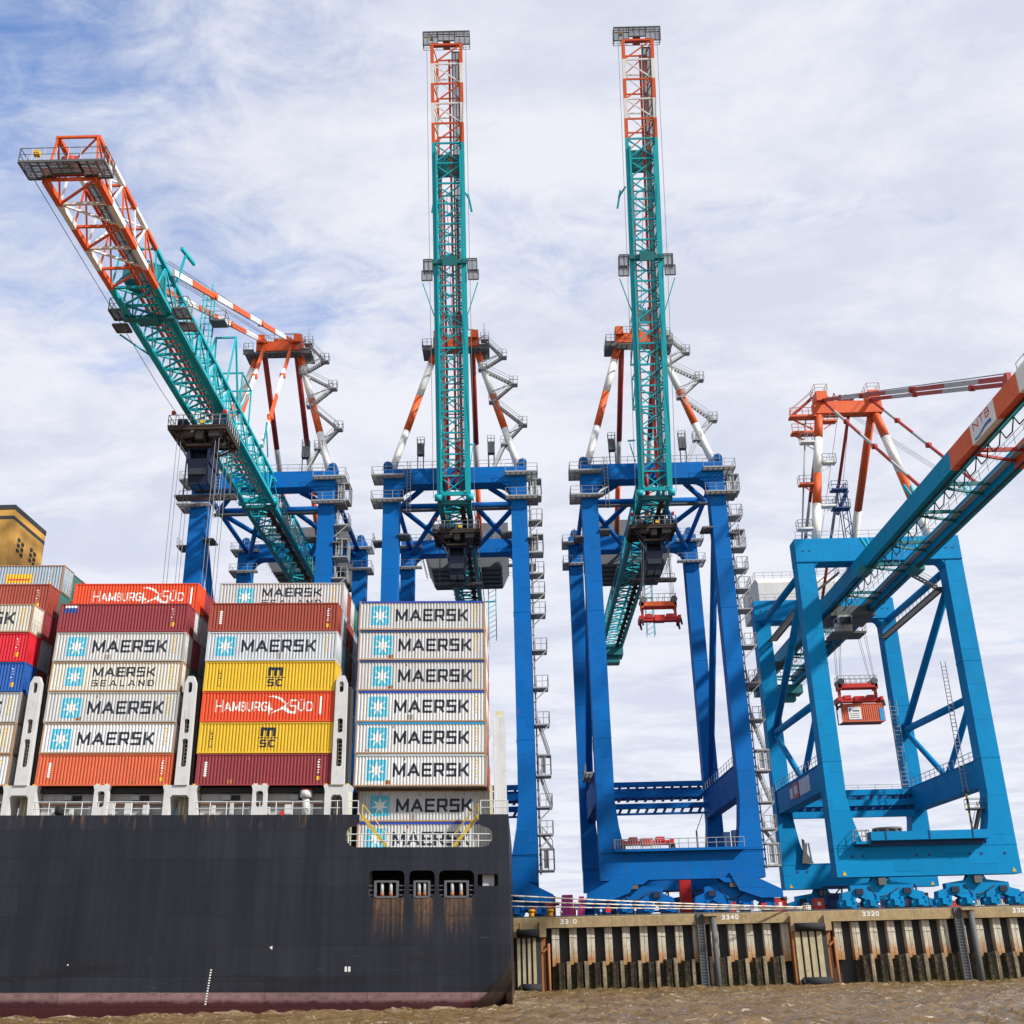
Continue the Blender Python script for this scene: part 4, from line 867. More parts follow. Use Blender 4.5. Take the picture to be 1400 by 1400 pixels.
    for z, cage in ((54.2, 1), (50.6, 0), (46.0, 1), (43.0, 0), (40.2, 0), (37.4, 0), (32.5, 0), (27.6, 0), (22.9, 0), (16.6, 1), (12.8, 0), (9.6, 0), (5.4, 1)):
        x0, x1 = HX + .5, HX + 2.0
        sh = [box(x0 - .4, x1, -1.2, 1.2, z - .18, z)]
        sh += rail([(x0, -1.2, z), (x1, -1.2, z), (x1, 1.2, z)], 2.4 if cage else 1.5, .055 if cage else .045, .8)
        if cage: sh += [box(x0, x1, -1.25, -1.15, z + 2.3, z + 2.45), box(x0 - .1, x1, -1.2, 1.2, z + 2.4, z + 2.5), box(x0 + .25, x0 + .85, -1.1, -.9, z + .2, z + 2.2)]
        else: sh += [beam((x1, -1.1, z - .1), (HX + .2, -1.1, z - 1.8), .14, .14), beam((x0, -.8, z), (HX + .3, -.8, z + 1.7), .1, .2)]
        mk('cage' if cage else 'landing', 'galv', tw, sh)
    for z0, z1 in ((7.9, 9.5), (12.8, 16.4), (18.9, 22.8)): mk('stair', 'galv', tw, stair((HX + 1.9, .4, z0), (HX + .7, .4, z1), .7, (0, 1, 0), 9))
    underframe(cr, 24)
    # A-frame
    AZ, AY = 80.8, 3.0
    mk('apex_beam', 'orange', cr, [box(-3.4, 3.4, AY - .9, AY + .9, AZ - .9, AZ + .7), box(-3.3, -2.2, AY - 1.4, AY + 1.4, AZ + .3, AZ + 1.6), box(2.2, 3.3, AY - 1.4, AY + 1.4, AZ + .3, AZ + 1.6), pipe((-.9, AY, AZ + 1.1), (.9, AY, AZ + 1.1), .55, 12)])
    for s in (-1, 1):
        striped('a_frame_leg', cr, (s * 8.9, 0, ZT), (s * 2.8, AY, AZ - .3), .52, [(.31, 1), (.58, 0), (.84, 1), (1, 0)])
        striped('back_stay', cr, (s * 2.4, G_, ZT), (s * 2.4, AY, AZ - .4), .42, [(.30, 2), (.52, 1), (1, 0)], 12, ('stay_red', 'stay_grey', 'orange'))
        mk('apex_platform', 'galv_dark', cr, grating(min(s * 3.5, s * 4.9), max(s * 3.5, s * 4.9), AY - 2.2, AY + 2, AZ - 1.4) + rail([(s * 4.9, AY - 2.2, AZ - 1.4), (s * 4.9, AY + 2, AZ - 1.4)]) + rail([(s * 3.5, AY - 2.2, AZ - 1.4), (s * 4.9, AY - 2.2, AZ - 1.4)], 1.1, .04, .7) + [box(min(s * 3.4, s * 4.9), max(s * 3.4, s * 4.9), AY - 2.2, AY - 2.0, AZ - 2.2, AZ - 1.4)])
    mk('apex_deck', 'galv_dark', cr, grating(-3.4, 3.4, AY - 2.4, AY - .9, AZ - 2.0)); mk('apex_rail', 'galv', cr, loop_rail(-3.3, 3.3, AY - .9, AY + .9, AZ + .7))
    mk('mast', 'galv', cr, [wire((4.2, AY, AZ - .5), (4.2, AY, AZ + 3.6), .05), wire((3.9, AY, AZ + 2.4), (4.5, AY, AZ + 2.4), .04), wire((-1, AY, AZ + 1), (-1, AY, AZ + 2.6), .05), wire((-1, AY, AZ + 2.5), (2.6, AY, AZ + 2.5), .07)])
    # zigzag stairs up the right A-frame leg
    nodes = [(5.2, ZT), (7.0, ZT + 4.2), (9.6, ZT + 7.4), (5.4, ZT + 11.4), (8.4, ZT + 14.4), (3.9, ZT + 17.2), (6.9, ZT + 19.4), (4.3, ZT + 22.6)]
    for k, ((xa, za), (xb, zb)) in enumerate(zip(nodes, nodes[1:])):
        mk('stair', 'stay_grey', cr, stair((xa, .4 + k * .35, za), (xb, .4 + k * .35 + .35, zb), .75, (0, 1, 0), 11))
        mk('stair_landing', 'galv', cr, [box(xb - .6, xb + .6, .1 + k * .35, 1.2 + k * .35, zb - .2, zb - .05)] + loop_rail(xb - .6, xb + .6, .1 + k * .35, 1.2 + k * .35, zb, 1.1, .03, .6) + [beam((xb, .8, zb - .3), (8.9 - 6.1 * (zb - 1.2 - ZT) / 22, .8, zb - 1.6), .12)])
    for s in (-1, 1): mk('post_cabinet', 'galv_dark', cr, [box(s * 5.0 - .5, s * 5.0 + .5, 1.0, 1.9, ZT + 3.2, ZT + 4.9), wire((s * 5 - .4, 1.4, ZT), (s * 5 - .4, 1.4, ZT + 3.2), .08), wire((s * 5 + .4, 1.4, ZT), (s * 5 + .4, 1.4, ZT + 3.2), .08)] + loop_rail(s * 5 - .5, s * 5 + .5, 1, 1.9, ZT + 4.9, 1, .03, .5))
    # girder running back over the quay
    gd = mk('girder', 'dark_teal', cr, [box(-2.3, 2.3, -.35, .35, -.5, .1)], (0, -2.5, 52.9))
    mk('girder_end', 'dark_teal', gd, [box(-2.2, 2.2, 76.0, 80.2, -2.0, .3), box(-1.5, 1.5, 76.6, 79.4, -3.4, -2.0)])
    lattice(gd, 79.2, 22, 4.1, 4.2, lambda i: 'teal', 1, True, .42, .16)
    mk('trolley_rail', 'dark_teal', gd, [box(-1.85, -1.55, 0, 78, -.45, -.15), box(1.55, 1.85, 0, 78, -.45, -.15)])
    mk('cable_tray', 'rusty_dark', gd, [box(.7, 1.3, 0, 76, -.3, -.1)] + [box(.55, 1.45, 2 + 3.0 * q, 2.4 + 3.0 * q, -.7, -.3) for q in range(24)])
    mk('girder_rail', 'galv', gd, rail([(2.5, 1, .2), (2.5, 78, .2)], 1.1, .04, 2.4) + rail([(-2.5, 20, .2), (-2.5, 78, .2)], 1.1, .04, 2.4))
    mk('service_tower', 'teal', gd, [wire((x, y, -7), (x, y, 4), .06) for x in (3.3, 4.6) for y in (44, 45.4)] + [wire((3.3, 44, -7 + k * .9), (4.6, 44, -6.3 + k * .9), .045) for k in range(12)] + [wire((4.6, 44, -7 + k * .9), (4.6, 45.4, -6.3 + k * .9), .045) for k in range(12)])
    mk('service_beam', 'teal', gd, [beam((2, 44.6, -.2), (4.6, 44.6, -.2), .2)])
    # machinery house
    mh = mk('machinery_house', 'machine_grey', cr, [prism([(-5.9, 55.6), (5.9, 55.6), (7.0, 58.0), (7.0, 63.2), (-7.0, 63.2), (-7.0, 58.0)], 31.5, 43.5)])
    mk('house_frame', 'galv_dark', mh, [box(-5.8, 5.8, 31.5 + 2.3 * k, 31.7 + 2.3 * k, 55.35, 55.6) for k in range(6)])
    mk('house_rail', 'galv', mh, loop_rail(-7.6, 7.6, 31, 45, 57.8)); mk('house_vent', 'stay_grey', mh, [box(-5.8, -4.6, 31.35, 31.5, 59, 61), box(4.4, 6.0, 43.5, 43.8, 57.5, 59.2)])
    # trolley with hanging operator cab
    tl = mk('trolley', 'rusty_dark', cr, [box(-3.2, 3.2, -2.8, -2.55, 49.9, 50.35), box(-3.2, 3.2, 2.55, 2.8, 49.9, 50.35), box(-3.2, -2.95, -2.55, 2.55, 49.9, 50.35), box(2.95, 3.2, -2.55, 2.55, 49.9, 50.35)] + [box(-2.95 + k * .98, -2.85 + k * .98, -2.55, 2.55, 49.95, 50.3) for k in range(1, 6)] + [box(-2.95, 2.95, -1.2, -1.0, 49.6, 50.3), box(-2.95, 2.95, 1.0, 1.2, 49.6, 50.3)] + [beam((sx * 2.9, sy * 2.6, 49.95), (sx * 1.3, sy * 1.6, 48.6), .22) for sx in (-1, 1) for sy in (-1, 1)] + [box(-1.4, 1.4, -1.8, 1.8, 48.4, 48.7)], (0, 3.5, 0), True)
    mk('trolley_deck', 'rusty_dark', tl, grating(-3.2, 3.2, -2.8, 2.8, 50.42, .8)); mk('rope_drum', 'galv_dark', tl, [pipe((-2.2, -1.6, 50.0), (-.4, -1.6, 50.0), .5, 12), pipe((.4, 1.2, 50.0), (2.2, 1.2, 50.0), .5, 12), box(-.3, .5, -2.2, -.6, 49.1, 50.1), box(1.2, 2.4, -2.4, -1.4, 49.3, 50.1)])
    mk('trolley_machinery', 'navy_steel', tl, [box(-2.4, -1.4, -2.2, 2.2, 50.5, 51.5), box(1.4, 2.4, -2.2, 2.2, 50.5, 51.5), pipe((-1.1, 0, 51.2), (1.1, 0, 51.2), .6, 12)])
    mk('lamp', 'yellow', tl, [box(.3, .75, -2.95, -2.85, 50.55, 50.9)]); mk('stop', 'spreader_red', tl, [box(-3.0, -2.65, -2.7, -2.3, 51.9, 52.25), box(2.65, 3.0, -2.7, -2.3, 51.9, 52.25)])
    mk('trolley_rail_guard', 'galv', tl, loop_rail(-3.2, 3.2, -2.8, 2.8, 50.45, 1.2, .05, .8)); mk('sheave_frame', 'navy_steel', tl, [box(-1.25, -.95, -1.4, 2.4, 46.6, 49.3), box(.95, 1.25, -1.4, 2.4, 46.6, 49.3), box(-1.25, 1.25, -.2, .2, 47.2, 49.3), box(-1.5, 1.5, -1.2, 1.2, 48.2, 48.45), beam((-2.4, -2, 49.4), (-1.1, -1.2, 46.9), .16), beam((2.4, -2, 49.4), (1.1, -1.2, 46.9), .16)])
    cb = mk('cab', 'navy_steel', tl, [prism([(-1.6, 46.9), (2.2, 46.9), (2.2, 44.4), (-.7, 44.4)], -1.1, 1.1, 'x')]); mk('cab_window', 'glass', cb, [box(-.95, .95, -1.25, -1.15, 45.2, 46.6), box(-.95, -.1, -.7, 1.9, 44.34, 44.4), box(.1, .95, -.7, 1.9, 44.34, 44.4)])
    mk('cab_platform', 'galv_dark', tl, grating(-3.3, 3.3, 2.0, 3.4, 44.2) + rail([(-3.3, 3.4, 44.2), (3.3, 3.4, 44.2)]) + [beam((-2.6, 2.7, 44), (-2.6, 2.7, 50), .14), beam((2.6, 2.7, 44), (2.6, 2.7, 50), .14)])
    # boom (built lowered, hinge at its root)
    bm_ = mk('boom', 'teal', cr, [pipe((-2.6, 0, 0), (-1.7, 0, 0), .5, 12), pipe((1.7, 0, 0), (2.6, 0, 0), .5, 12), beam((-2.2, -.5, 0), (2.2, -.5, 0), .5, .7)], (0, -3.3, 53.2))
    NB = 22
    lattice(bm_, 65.0, NB, 4.1, 4.2, lambda i: 'teal' if i < 17 else ('orange' if i % 2 else 'stripe_white'), -1)
    mk('trolley_rail', 'teal', bm_, [box(-1.8, -1.55, -49, -.6, -.45, -.15), box(1.55, 1.8, -49, -.6, -.45, -.15)])
    mk('boom_walkway', 'galv_dark', bm_, grating(.75, 1.75, -64, -1, .45, .6) + rail([(.75, -65, .45), (.75, -1, .45)], 1.1, .04, 2.0)); mk('hose_pipe', 'tip_red', bm_, [beam((.35, -63, .6), (.35, -2, .6), .3)]); mk('conduit', 'tip_red', bm_, [beam((-1.2, -46, 2.2), (-1.2, -2, 2.2), .26)])
    mk('boom_sheave', 'dark_teal', bm_, [box(-1.6, 1.6, -49.3, -46.6, 1.6, 3.2), pipe((-1, -48, 2.6), (1, -48, 2.6), .9, 14)])
    tp = mk('tip_platform', 'galv_dark', bm_, grating(-3.3, -1.2, -67.0, -65.0, .2) + grating(1.2, 3.3, -67.0, -65.0, .2) + grating(-1.2, 1.2, -67.0, -65.6, .2))
    mk('tip_rail', 'galv', tp, loop_rail(-3.3, 3.3, -67.0, -65.0, .2, 1.2, .05, .9)); mk('tip_sheave', 'stay_red', tp, [pipe((-.5, -65.5, 1.1), (.5, -65.5, 1.1), .6, 14), box(-2.2, 2.2, -65.3, -65.05, .2, .9)]); mk('tip_lamp', 'yellow', tp, [box(-2.4, -1.95, -66.8, -66.4, 1.0, 1.4), wire((-2.15, -66.6, .2), (-2.15, -66.6, 1.0), .06)])
    for s in (-1, 1):
        mp = mk('boom_platform', 'galv_dark', bm_, grating(min(s * 2.4, s * 3.7), max(s * 2.4, s * 3.7), -33.4, -31.6, .3) + grating(min(s * 2.5, s * 3.9), max(s * 2.5, s * 3.9), -31.6, -30.2, -.2)); mk('platform_rail', 'galv', mp, loop_rail(min(s * 2.4, s * 3.7), max(s * 2.4, s * 3.7), -33.4, -31.6, .3, 1.2, .05, .9))
        mk('platform_strut', 'teal', bm_, [beam((s * 3.8, -29.8, -.3), (s * 2.2, -25.0, 0), .13)])
        mk('rope_support', 'teal', bm_, [beam((s * 2.0, -45, 4.2), (s * 2.6, -45, 7.4), .2), beam((s * 2.4, -45.9, 7.4), (s * 2.9, -43.2, 7.4), .3), beam((s * 2.1, -8, 4.2), (s * 2.6, -8.6, 7.6), .2), beam((s * 2.1, -5, 4.2), (s * 2.4, -8.2, 7.4), .15)])
    mk('boom_crossbeam', 'dark_teal', bm_, [box(-2.4, 2.4, -33.1, -32.5, -.7, -.3), box(-1.0, 1.0, -33.4, -32.1, -.95, -.7)])
    mst = mk('stay_mast', 'teal', bm_, [wire((x, y, 4.2), (x * .7, y, 15.4), .09) for x in (-1.0, .2) for y in (-28.2, -27.0)] + [wire((-1.0, -28.2, 4.5 + k * .8), (.1, -27.0, 5.2 + k * .8), .05) for k in range(13)]); mk('mast_platform', 'galv_dark', mst, [box(.1, 1.9, -28.4, -26.8, 10.4, 10.55)] + loop_rail(.1, 1.9, -28.4, -26.8, 10.55))
    mk('hinge_frame', 'teal', bm_, [beam((x, -21, 12.8), (x * 1.3, -24.5, 4.2), .2) for x in (-1.2, 1.2)] + [beam((x, -21, 12.8), (x * 1.3, -19, 4.2), .2) for x in (-1.2, 1.2)] + [beam((-1.3, -21, 12.7), (1.3, -21, 12.7), .2)] + [beam((x, y, 4.2), (x, y, 9.6), .17) for x in (-1.5, 1.5) for y in (-18, -13.5)] + [beam((x, -18, 9.5), (x, -13.5, 9.5), .17) for x in (-1.5, 1.5)] + [beam((-1.5, y, 9.5), (1.5, y, 9.5), .17) for y in (-18, -13.5)] + [beam((x, -18, 4.4), (x, -13.5, 9.4), .13) for x in (-1.5, 1.5)])
    # running ropes along the boom sides
    mk('boom_rope', 'wire', bm_, path([(-2.75, -66, -.2), (-2.75, -33, -1.1), (-2.75, 0, -.2)], .035, 4) + path([(2.75, -66, -.2), (2.75, -33, -1.1), (2.75, 0, -.2)], .035, 4))
    return cr, bm_, tl
def place(cr, X, ang, ty, label):
    cr.location = (X, WY, QZ); cr['label'] = label
    for ch in cr.children:
        n = ch.name.split('.')[0]
        if n == 'boom': ch.rotation_euler.x = -R(ang)
        if n == 'trolley': ch.location.y = ty
    return cr
cA, _, _ = lattice_crane('gantry_crane')
cB = copy_tree(cA); cC = copy_tree(cA)
place(cA, -34.1, 0.3, -29.0, 'blue gantry crane at left, its teal lattice boom lowered over the ship')
place(cB, -7.75, 74.9, 4.0, 'blue gantry crane behind the stern stack, lattice boom raised upright')
place(cC, 19.4, 74.9, 4.0, 'blue gantry crane with raised boom, red spreader hanging between its legs')
for ch in [x for x in cA.children if x.name.split('.')[0] == 'boom'][0].children:
    if ch.name.split('.')[0] in ('boom_platform', 'platform_strut', 'boom_crossbeam'): ch.location.y -= 13.0
def boom_of(c): return [x for x in c.children if x.name.split('.')[0] == 'boom'][0]
for c in (cB, cC):                                            # stays folded down along the raised boom
    b = boom_of(c)
    for x in (-1.0, .9):
        mk('folded_stay', ['stay_red', 'stay_grey'], b, [beam((x, -6, 5.3), (x, -27, 5.0), .3, .4), beam((x, -27, 5.0), (x, -44, 4.7), .28, .36), pipe((x - .3, -27, 5), (x + .3, -27, 5), .4, 10), beam((x, -1, 6.0), (x, -6, 5.3), .3) + (1,)])
    mk('rope', 'wire', c, [wire((x, 3.0, 81.6), (x, -3.3 - 45 * math.cos(R(75)) + 4 * math.sin(R(75)), 53.2 + 45 * math.sin(R(75))), .04) for x in (-.5, .5)])
    mk('hose_loop', 'stay_red', b, path([(-.9, 0, 2), (-.9, -3.0, 2), (.6, -3.6, 2), (.6, -8, 2)], .28, 8))
for s in (-1, 1):                                             # deployed forestays of the left crane
    for (y1, z1, bands) in ((-49.5, 57.8, [(.10, 0), (.22, 1), (.36, 0), (.47, 1), (.62, 0), (.75, 1), (.9, 0), (1, 1)]), (-11.5, 57.6, [(.3, 0), (.55, 1), (.8, 0), (1, 1)])):
        x = s * 2.0; p = Vector((x, 2.2, 81.4)); q = Vector((x, y1, z1)); f0 = 0; sh = []
        for f1, cidx in bands: sh.append(beam(p.lerp(q, f0), p.lerp(q, f1), .32, .62) + (cidx,)); f0 = f1
        sh += [pipe(p.lerp(q, f) + Vector((-.35, 0, 0)), p.lerp(q, f) + Vector((.35, 0, 0)), .42, 10) + (0,) for f in (.36, .75)]
        mk('forestay', ['orange', 'stripe_white'], cA, sh)
mk('rope', 'wire', cA, [wire((x, 2.5, 82.0), (x, -49, 59.5), .04) for x in (-1.2, -.8, .8, 1.2)])
mk('hoist_rope', 'wire', cA, [wire((x, y, 50), (x * .9, y, 12), .035) for x in (-2.3, -1.9, 1.9, 2.3) for y in (-31.0, -27.2)])

# ---------------------------------------------------------------- box girder crane on the right
def box_girder_crane():
    cr = thing('box_girder_crane', 'light blue gantry crane at right, twin box boom lowered towards the river', 'crane', (48.7, WY, QZ), 'blue gantry cranes on the quay')
    HX, LX, G_ = 11.0, 9.82, 27.5; ZB, ZT = 43.5, 46.8; B = 'light_blue'
    for y in (0, G_):
        sb = mk('sill_beam', B, cr, [box(-HX, HX, y - 1.2, y + 1.2, 3.75, 7.2), box(-HX - .03, HX + .03, y - 1.24, y + 1.24, 7.05, 7.16)])
        for x in (-8.9, -7.6, -1.2, .3, 5.2, 6.6, 9.4): mk('access_hatch', 'dark_blue', sb, pipe((x, y - 1.25, 6.1), (x, y - 1.19, 6.1), .16, 10))
        for s in (-1, 1): mk('leg', B, cr, leg_shape(s * LX, y, 7.2, ZB, 2.36, 2.4, 1.3, -s, 2.3))
        mk('cross_beam', B, cr, [box(-HX, HX, y - 1.3, y + 1.3, ZB, ZT), corner(-LX + 1.25, ZB, 1, y - 1.2, y + 1.2, .8), corner(LX - 1.25, ZB, -1, y - 1.2, y + 1.2, .8), box(-HX - .03, HX + .03, y - 1.34, y + 1.34, ZB + .02, ZB + .1)])
        for s in (-1, 1):
            for x in (s * 10.0, s * 9.1): mk('access_hatch', 'dark_blue', cr, [pipe((x, y - 1.36, ZB + 1.6), (x, y - 1.29, ZB + 1.6), .12, 10)])
        bogies(cr, y, B, (-5.7, 5.7), 11.4, 3.7)
        mk('beam_rail', 'galv', cr, rail([(-HX + .3, y - 1.1, ZT), (HX - .3, y - 1.1, ZT)], 1.1, .035, 1.6))
        for s in (-1, 1): mk('warning_triangle', 'yellow', cr, flat([[(s * 10.1 - .26, 3.95), (s * 10.1 + .26, 3.95), (s * 10.1, 4.45)]], lambda a, b: (a, y - 1.255, b)))
    mk('sill_platform', B, cr, [box(-6.8, 7.4, -2.7, -1.0, 7.75, 8.75), box(-8.6, -6.8, -2.4, -1.0, 7.4, 7.7)]); mk('rib_and_shade_strip', 'dark_blue', cr, [box(x - .08, x + .08, -2.76, -2.7, 7.7, 8.8) for x in (-5.0, .2, 5.4)] + [box(-8.4, 7.0, -1.6, 1.0, 7.2, 7.74)])  # ribs, plus a dark filler strip for the shade under the platform
    mk('platform_rail', 'galv', cr, loop_rail(-8.6, -6.9, -2.4, -1.0, 7.7, 1.3, .05, .7))
    for s in (-1, 1):
        pb = mk('portal_beam', B, cr, [box(s * LX - .9, s * LX + .9, 1.3, G_ - 1.3, 14.2, 17.4), box(s * LX - 1.0, s * LX + 1.0, 1.3, G_ - 1.3, 17.4, 17.5)])
        mk('portal_rail', 'galv', pb, rail([(s * LX - .9, 1.3, 17.5), (s * LX - .9, G_ - 1.3, 17.5)], 1.1, .045, 1.8)); mk('corbel', B, pb, [box(s * LX - 1.2, s * LX + 1.2, -.2, 1.4, 13.9, 14.2)])
        mk('strut', B, cr, pipe((s * LX, G_ - 1.3, 26.0), (s * LX, 1.2, 25.4), .5, 14)); mk('diagonal', B, cr, pipe((s * LX, G_ - 1.3, 26.2), (s * LX, 1.0, 41.4), .52, 14))
        mk('diagonal', B, cr, pipe((s * LX, G_ - 1.3, 25.6), (s * LX, 14.0, 17.4), .42, 12)); mk('diagonal', B, cr, pipe((s * LX, 1.3, 25.2), (s * LX, 13.0, 17.4), .42, 12))
        mk('tie', B, cr, pipe((s * LX, 1.2, 42.9), (s * LX, G_ - 1.2, 43.2), .5, 14)); mk('node_plate', B, cr, box(s * LX - .3, s * LX + .3, G_ - 2.6, G_ - 1.2, 24.9, 27.0))
        mk('walkway', 'galv_dark', cr, grating(min(s * LX - s * .6, s * LX - s * 1.8), max(s * LX - s * .6, s * LX - s * 1.8), 1.2, G_ - 1.2, 40.4, 1.2) + rail([(s * LX - s * 1.8, 1.2, 40.4), (s * LX - s * 1.8, G_ - 1.2, 40.4)]))
        mk('gantry_stair', 'galv', cr, stair((s * 8.0, 1.5, 40.4), (s * 4.6, 2.2, 43.0), .8, (0, 1, 0), 9))
    lp = [x for x in cr.children if x.name.startswith('portal_beam')][0]
    mk('sign_board', ['sign_white', 'sign_red'], lp, [box(-LX - .96, -LX - .90, 7.0, 12.5, 15.0, 17.0), box(-LX - .97, -LX - .91, 13.0, 16.0, 15.0, 17.0) + (1,), box(-LX - .99, -LX - .96, 13.6, 15.4, 15.5, 16.6), box(-LX - .96, -LX - .90, 16.4, 18.0, 15.2, 16.6)])
    slat = mesh_of([prism([(0, 0), (.42, 0), (.75, .62), (.33, .62)], -.25, .25)], 'slat'); slat.materials.append(MATS['dark_blue'])
    for z0, z1 in ((16.5, 17.3), (15.0, 15.85), (13.4, 14.3)):
        mk('portal_cross_beam', B, cr, [box(-LX + .9, LX - .9, G_ - 2.1, G_ - 1.3, z0, z1)])
        for k in range(14 if z0 > 14 else 0): inst('slat', slat, cr, (-LX + 1.2 + k * 1.25, G_ - 1.7, z0 - .61))
    mk('portal_cross_beam', B, cr, [box(-LX + .9, LX - .9, G_ + .1, G_ + .9, 14.4, 16.9)])
    mk('cross_rail', 'galv', cr, rail([(-LX + 1, G_ - 1.7, 17.3), (LX - 1, G_ - 1.7, 17.3)], .7, .03, 2.4))
    mk('hanging_pole', ['yellow', 'ink'], cr, [pipe((7.7, 3, 8.2 + k * .6), (7.7, 3, 8.8 + k * .6), .13, 8) + (k % 2,) for k in range(10)])
    mk('leg_ladder', 'galv', cr, [wire((x, 4.4, 14), (x, 4.4, 31), .06) for x in (8.0, 8.6)] + [wire((8.0, 4.4, 14.3 + .5 * k), (8.6, 4.4, 14.3 + .5 * k), .045) for k in range(33)] + [wire((x, 23.5, 17.5), (x, 23.5, 30), .06) for x in (7.0, 8.0)] + [wire((7.0, 23.5, 17.6 + .6 * k), (8.0, 23.5, 17.6 + .6 * k), .05) for k in range(20)])
    mk('leg_platform', 'galv_dark', cr, [box(6.4, 8.3, -.6, .8, 11.3, 11.5)] + loop_rail(6.4, 8.3, -.6, .8, 11.5) + stair((6.2, 0, 7.3), (7.8, 0, 11.3), .7, (0, 1, 0), 9))
    mk('cable_guide', 'galv_dark', cr, [prism([(-8.3, 7.2), (-6.6, 7.2), (-7.4, 8.6), (-7.6, 10.4), (-7.9, 10.6), (-7.9, 9.0)], G_ - 1.8, G_ - 1.4), beam((-6.8, G_ - 1.5, 7.2), (-7.0, G_ - 1.5, 10.0), .2), beam((-7.6, G_ - 1.5, 7.2), (-7.3, G_ - 1.5, 10.0), .2)])
    underframe(cr, 23)
    # A-frame
    AZ, AY = 68.6, 3.0
    mk('apex_beam', 'orange', cr, [box(-4.6, 5.2, AY - .8, AY + .8, AZ - 1.2, AZ + .7), box(-4.2, -2.6, AY - 1.2, AY + 1.2, AZ + .7, AZ + 2.2), box(3.4, 5.0, AY - 1.2, AY + 1.2, AZ + .7, AZ + 2.2), prism([(-2.6, AZ + .7), (-1.7, AZ + .7), (-2.4, AZ + 1.6)], AY - .8, AY + .8)])
    mk('apex_sheave', 'stay_red', cr, [pipe((x, AY, AZ + 1.3), (x + .35, AY, AZ + 1.3), .75, 14) for x in (-.6, .2, 1.0, -3.6, 4.0)] + [wire((-1.9, AY, AZ + .7), (-1.2, AY, AZ + 2.4), .08), wire((-.7, AY, AZ + .7), (-1.2, AY, AZ + 2.4), .08)])
    mk('apex_rail', 'stay_red', cr, loop_rail(-4.3, -2.5, AY - 1.2, AY + 1.2, AZ + 2.2) + loop_rail(3.3, 5.1, AY - 1.2, AY + 1.2, AZ + 2.2))
    for s in (-1, 1):
        striped('a_frame_leg', cr, (s * 7.7, 0, ZT), (-3.8 if s < 0 else 4.2, AY, AZ - .6), .62, [(.27, 1), (.5, 0), (.78, 1), (1, 0)])
    striped('back_stay', cr, (3.9, G_, ZT), (3.9, AY, AZ - .6), .58, [(.12, 0), (.5, 1), (1, 0)], 14); striped('back_stay', cr, (-3.6, G_, ZT), (-3.6, AY, AZ - .6), .26, [(.1, 2), (.36, 0), (.55, 1), (.72, 0), (1, 1)], 10, ('stay_red', 'stay_grey', 'light_blue'))
    striped('back_stay', cr, (.2, G_, ZT), (.6, AY, AZ - .6), .24, [(.2, 0), (.38, 2), (.62, 1), (1, 0)], 10, ('stay_red', 'stay_grey', 'light_blue'))
    # stair platforms up the left leg of the A-frame
    for k in range(6):
        f = .10 + k * .165; x = -7.7 + 3.9 * f - .62; z = ZT + (AZ - .6 - ZT) * f; y = 3 * f; e = -1 if k % 2 == 0 else 1; xo = x + (0 if e < 0 else 1.24)
        pf = mk('leg_landing', 'orange' if k in (2, 5) else 'stripe_white', cr, [box(min(xo, xo + e * 1.9), max(xo, xo + e * 1.9), y - .5, y + .7, z - .25, z), beam((xo + e * 1.6, y, z - .2), (xo, y, z - 1.3), .14)])
        mk('landing_rail', 'galv', pf, loop_rail(min(xo, xo + e * 1.9), max(xo, xo + e * 1.9), y - .5, y + .7, z, 1.1, .04, .9))
    for k in range(2): mk('apex_platform', 'orange', cr, [box(-8.2 , -4.4, AY - .7, AY + .7, AZ - 1.6 - k * 2.6, AZ - 1.3 - k * 2.6), beam((-8.0, AY, AZ - 1.6 - k * 2.6), (-5, AY, AZ - 3.4 - k * 2.6), .2)] + rail([(-8.2, AY - .7, AZ - 1.3 - k * 2.6), (-4.6, AY - .7, AZ - 1.3 - k * 2.6)], 1.1, .05, .9))
    mk('apex_stair', 'stay_red', cr, stair((-8.0, AY, AZ - 1.3), (-4.6, AY, AZ + 1.6), .8, (0, 1, 0), 9)); mk('leg_ladder', 'stay_grey', cr, [beam((-9.3, 1.4, ZT), (-5.9, AY, AZ - 2), .2)])
    mk('service_tower', 'dark_blue', cr, [wire((x, y, ZT), (x, y, ZT + 9), .07) for x in (-3.2, -2.2) for y in (1, 2)] + [wire((-3.2 + (k % 2), 1, ZT + k), (-2.2 - (k % 2), 1, ZT + k + 1), .06) for k in range(9)] + [box(-4.4, -2, .8, 2.2, ZT + 5.2, ZT + 5.4), box(-4.2, -2, .8, 2.2, ZT + 8, ZT + 8.2)] + loop_rail(-4.4, -2, .8, 2.2, ZT + 5.4) + loop_rail(-4.2, -2.0, .8, 2.2, ZT + 8.2) + [beam((-3.8, 1.4, ZT + 4.5), (-2.0, 1.4, ZT + 8), .5)])
    # twin box boom and rear girders
    b0, b1, z0, z1 = 2.85, 3.75, 41.0, 43.1
    cut = [(-65, 'orange'), (-58.5, 'stripe_white'), (-52.4, 'orange'), (-47.4, 'stripe_white'), (-41.8, 'orange'), (-36.2, 'light_blue'), (62, None)]
    for s in (-1, 1):
        xa, xb = (s * b0, s * b1) if s > 0 else (s * b1, s * b0)
        bo = mk('boom_girder', ['orange', 'stripe_white', 'boom_teal', 'dark_teal'], cr, [box(xa, xb, c[0], n[0], z0, z1) + ({'orange': 0, 'stripe_white': 1, 'light_blue': 2}[c[1]],) for c, n in zip(cut, cut[1:])])
        mk('trolley_rail', 'rusty_dark', bo, [box(s * (b0 + .1) - .09, s * (b0 + .1) + .09, -64, 61, z0 - .18, z0 - .01)])
        if s > 0: mk('inner_walkway', 'galv', bo, grating(2.2, 2.85, -64, 60, z0 + 1.1, .9))
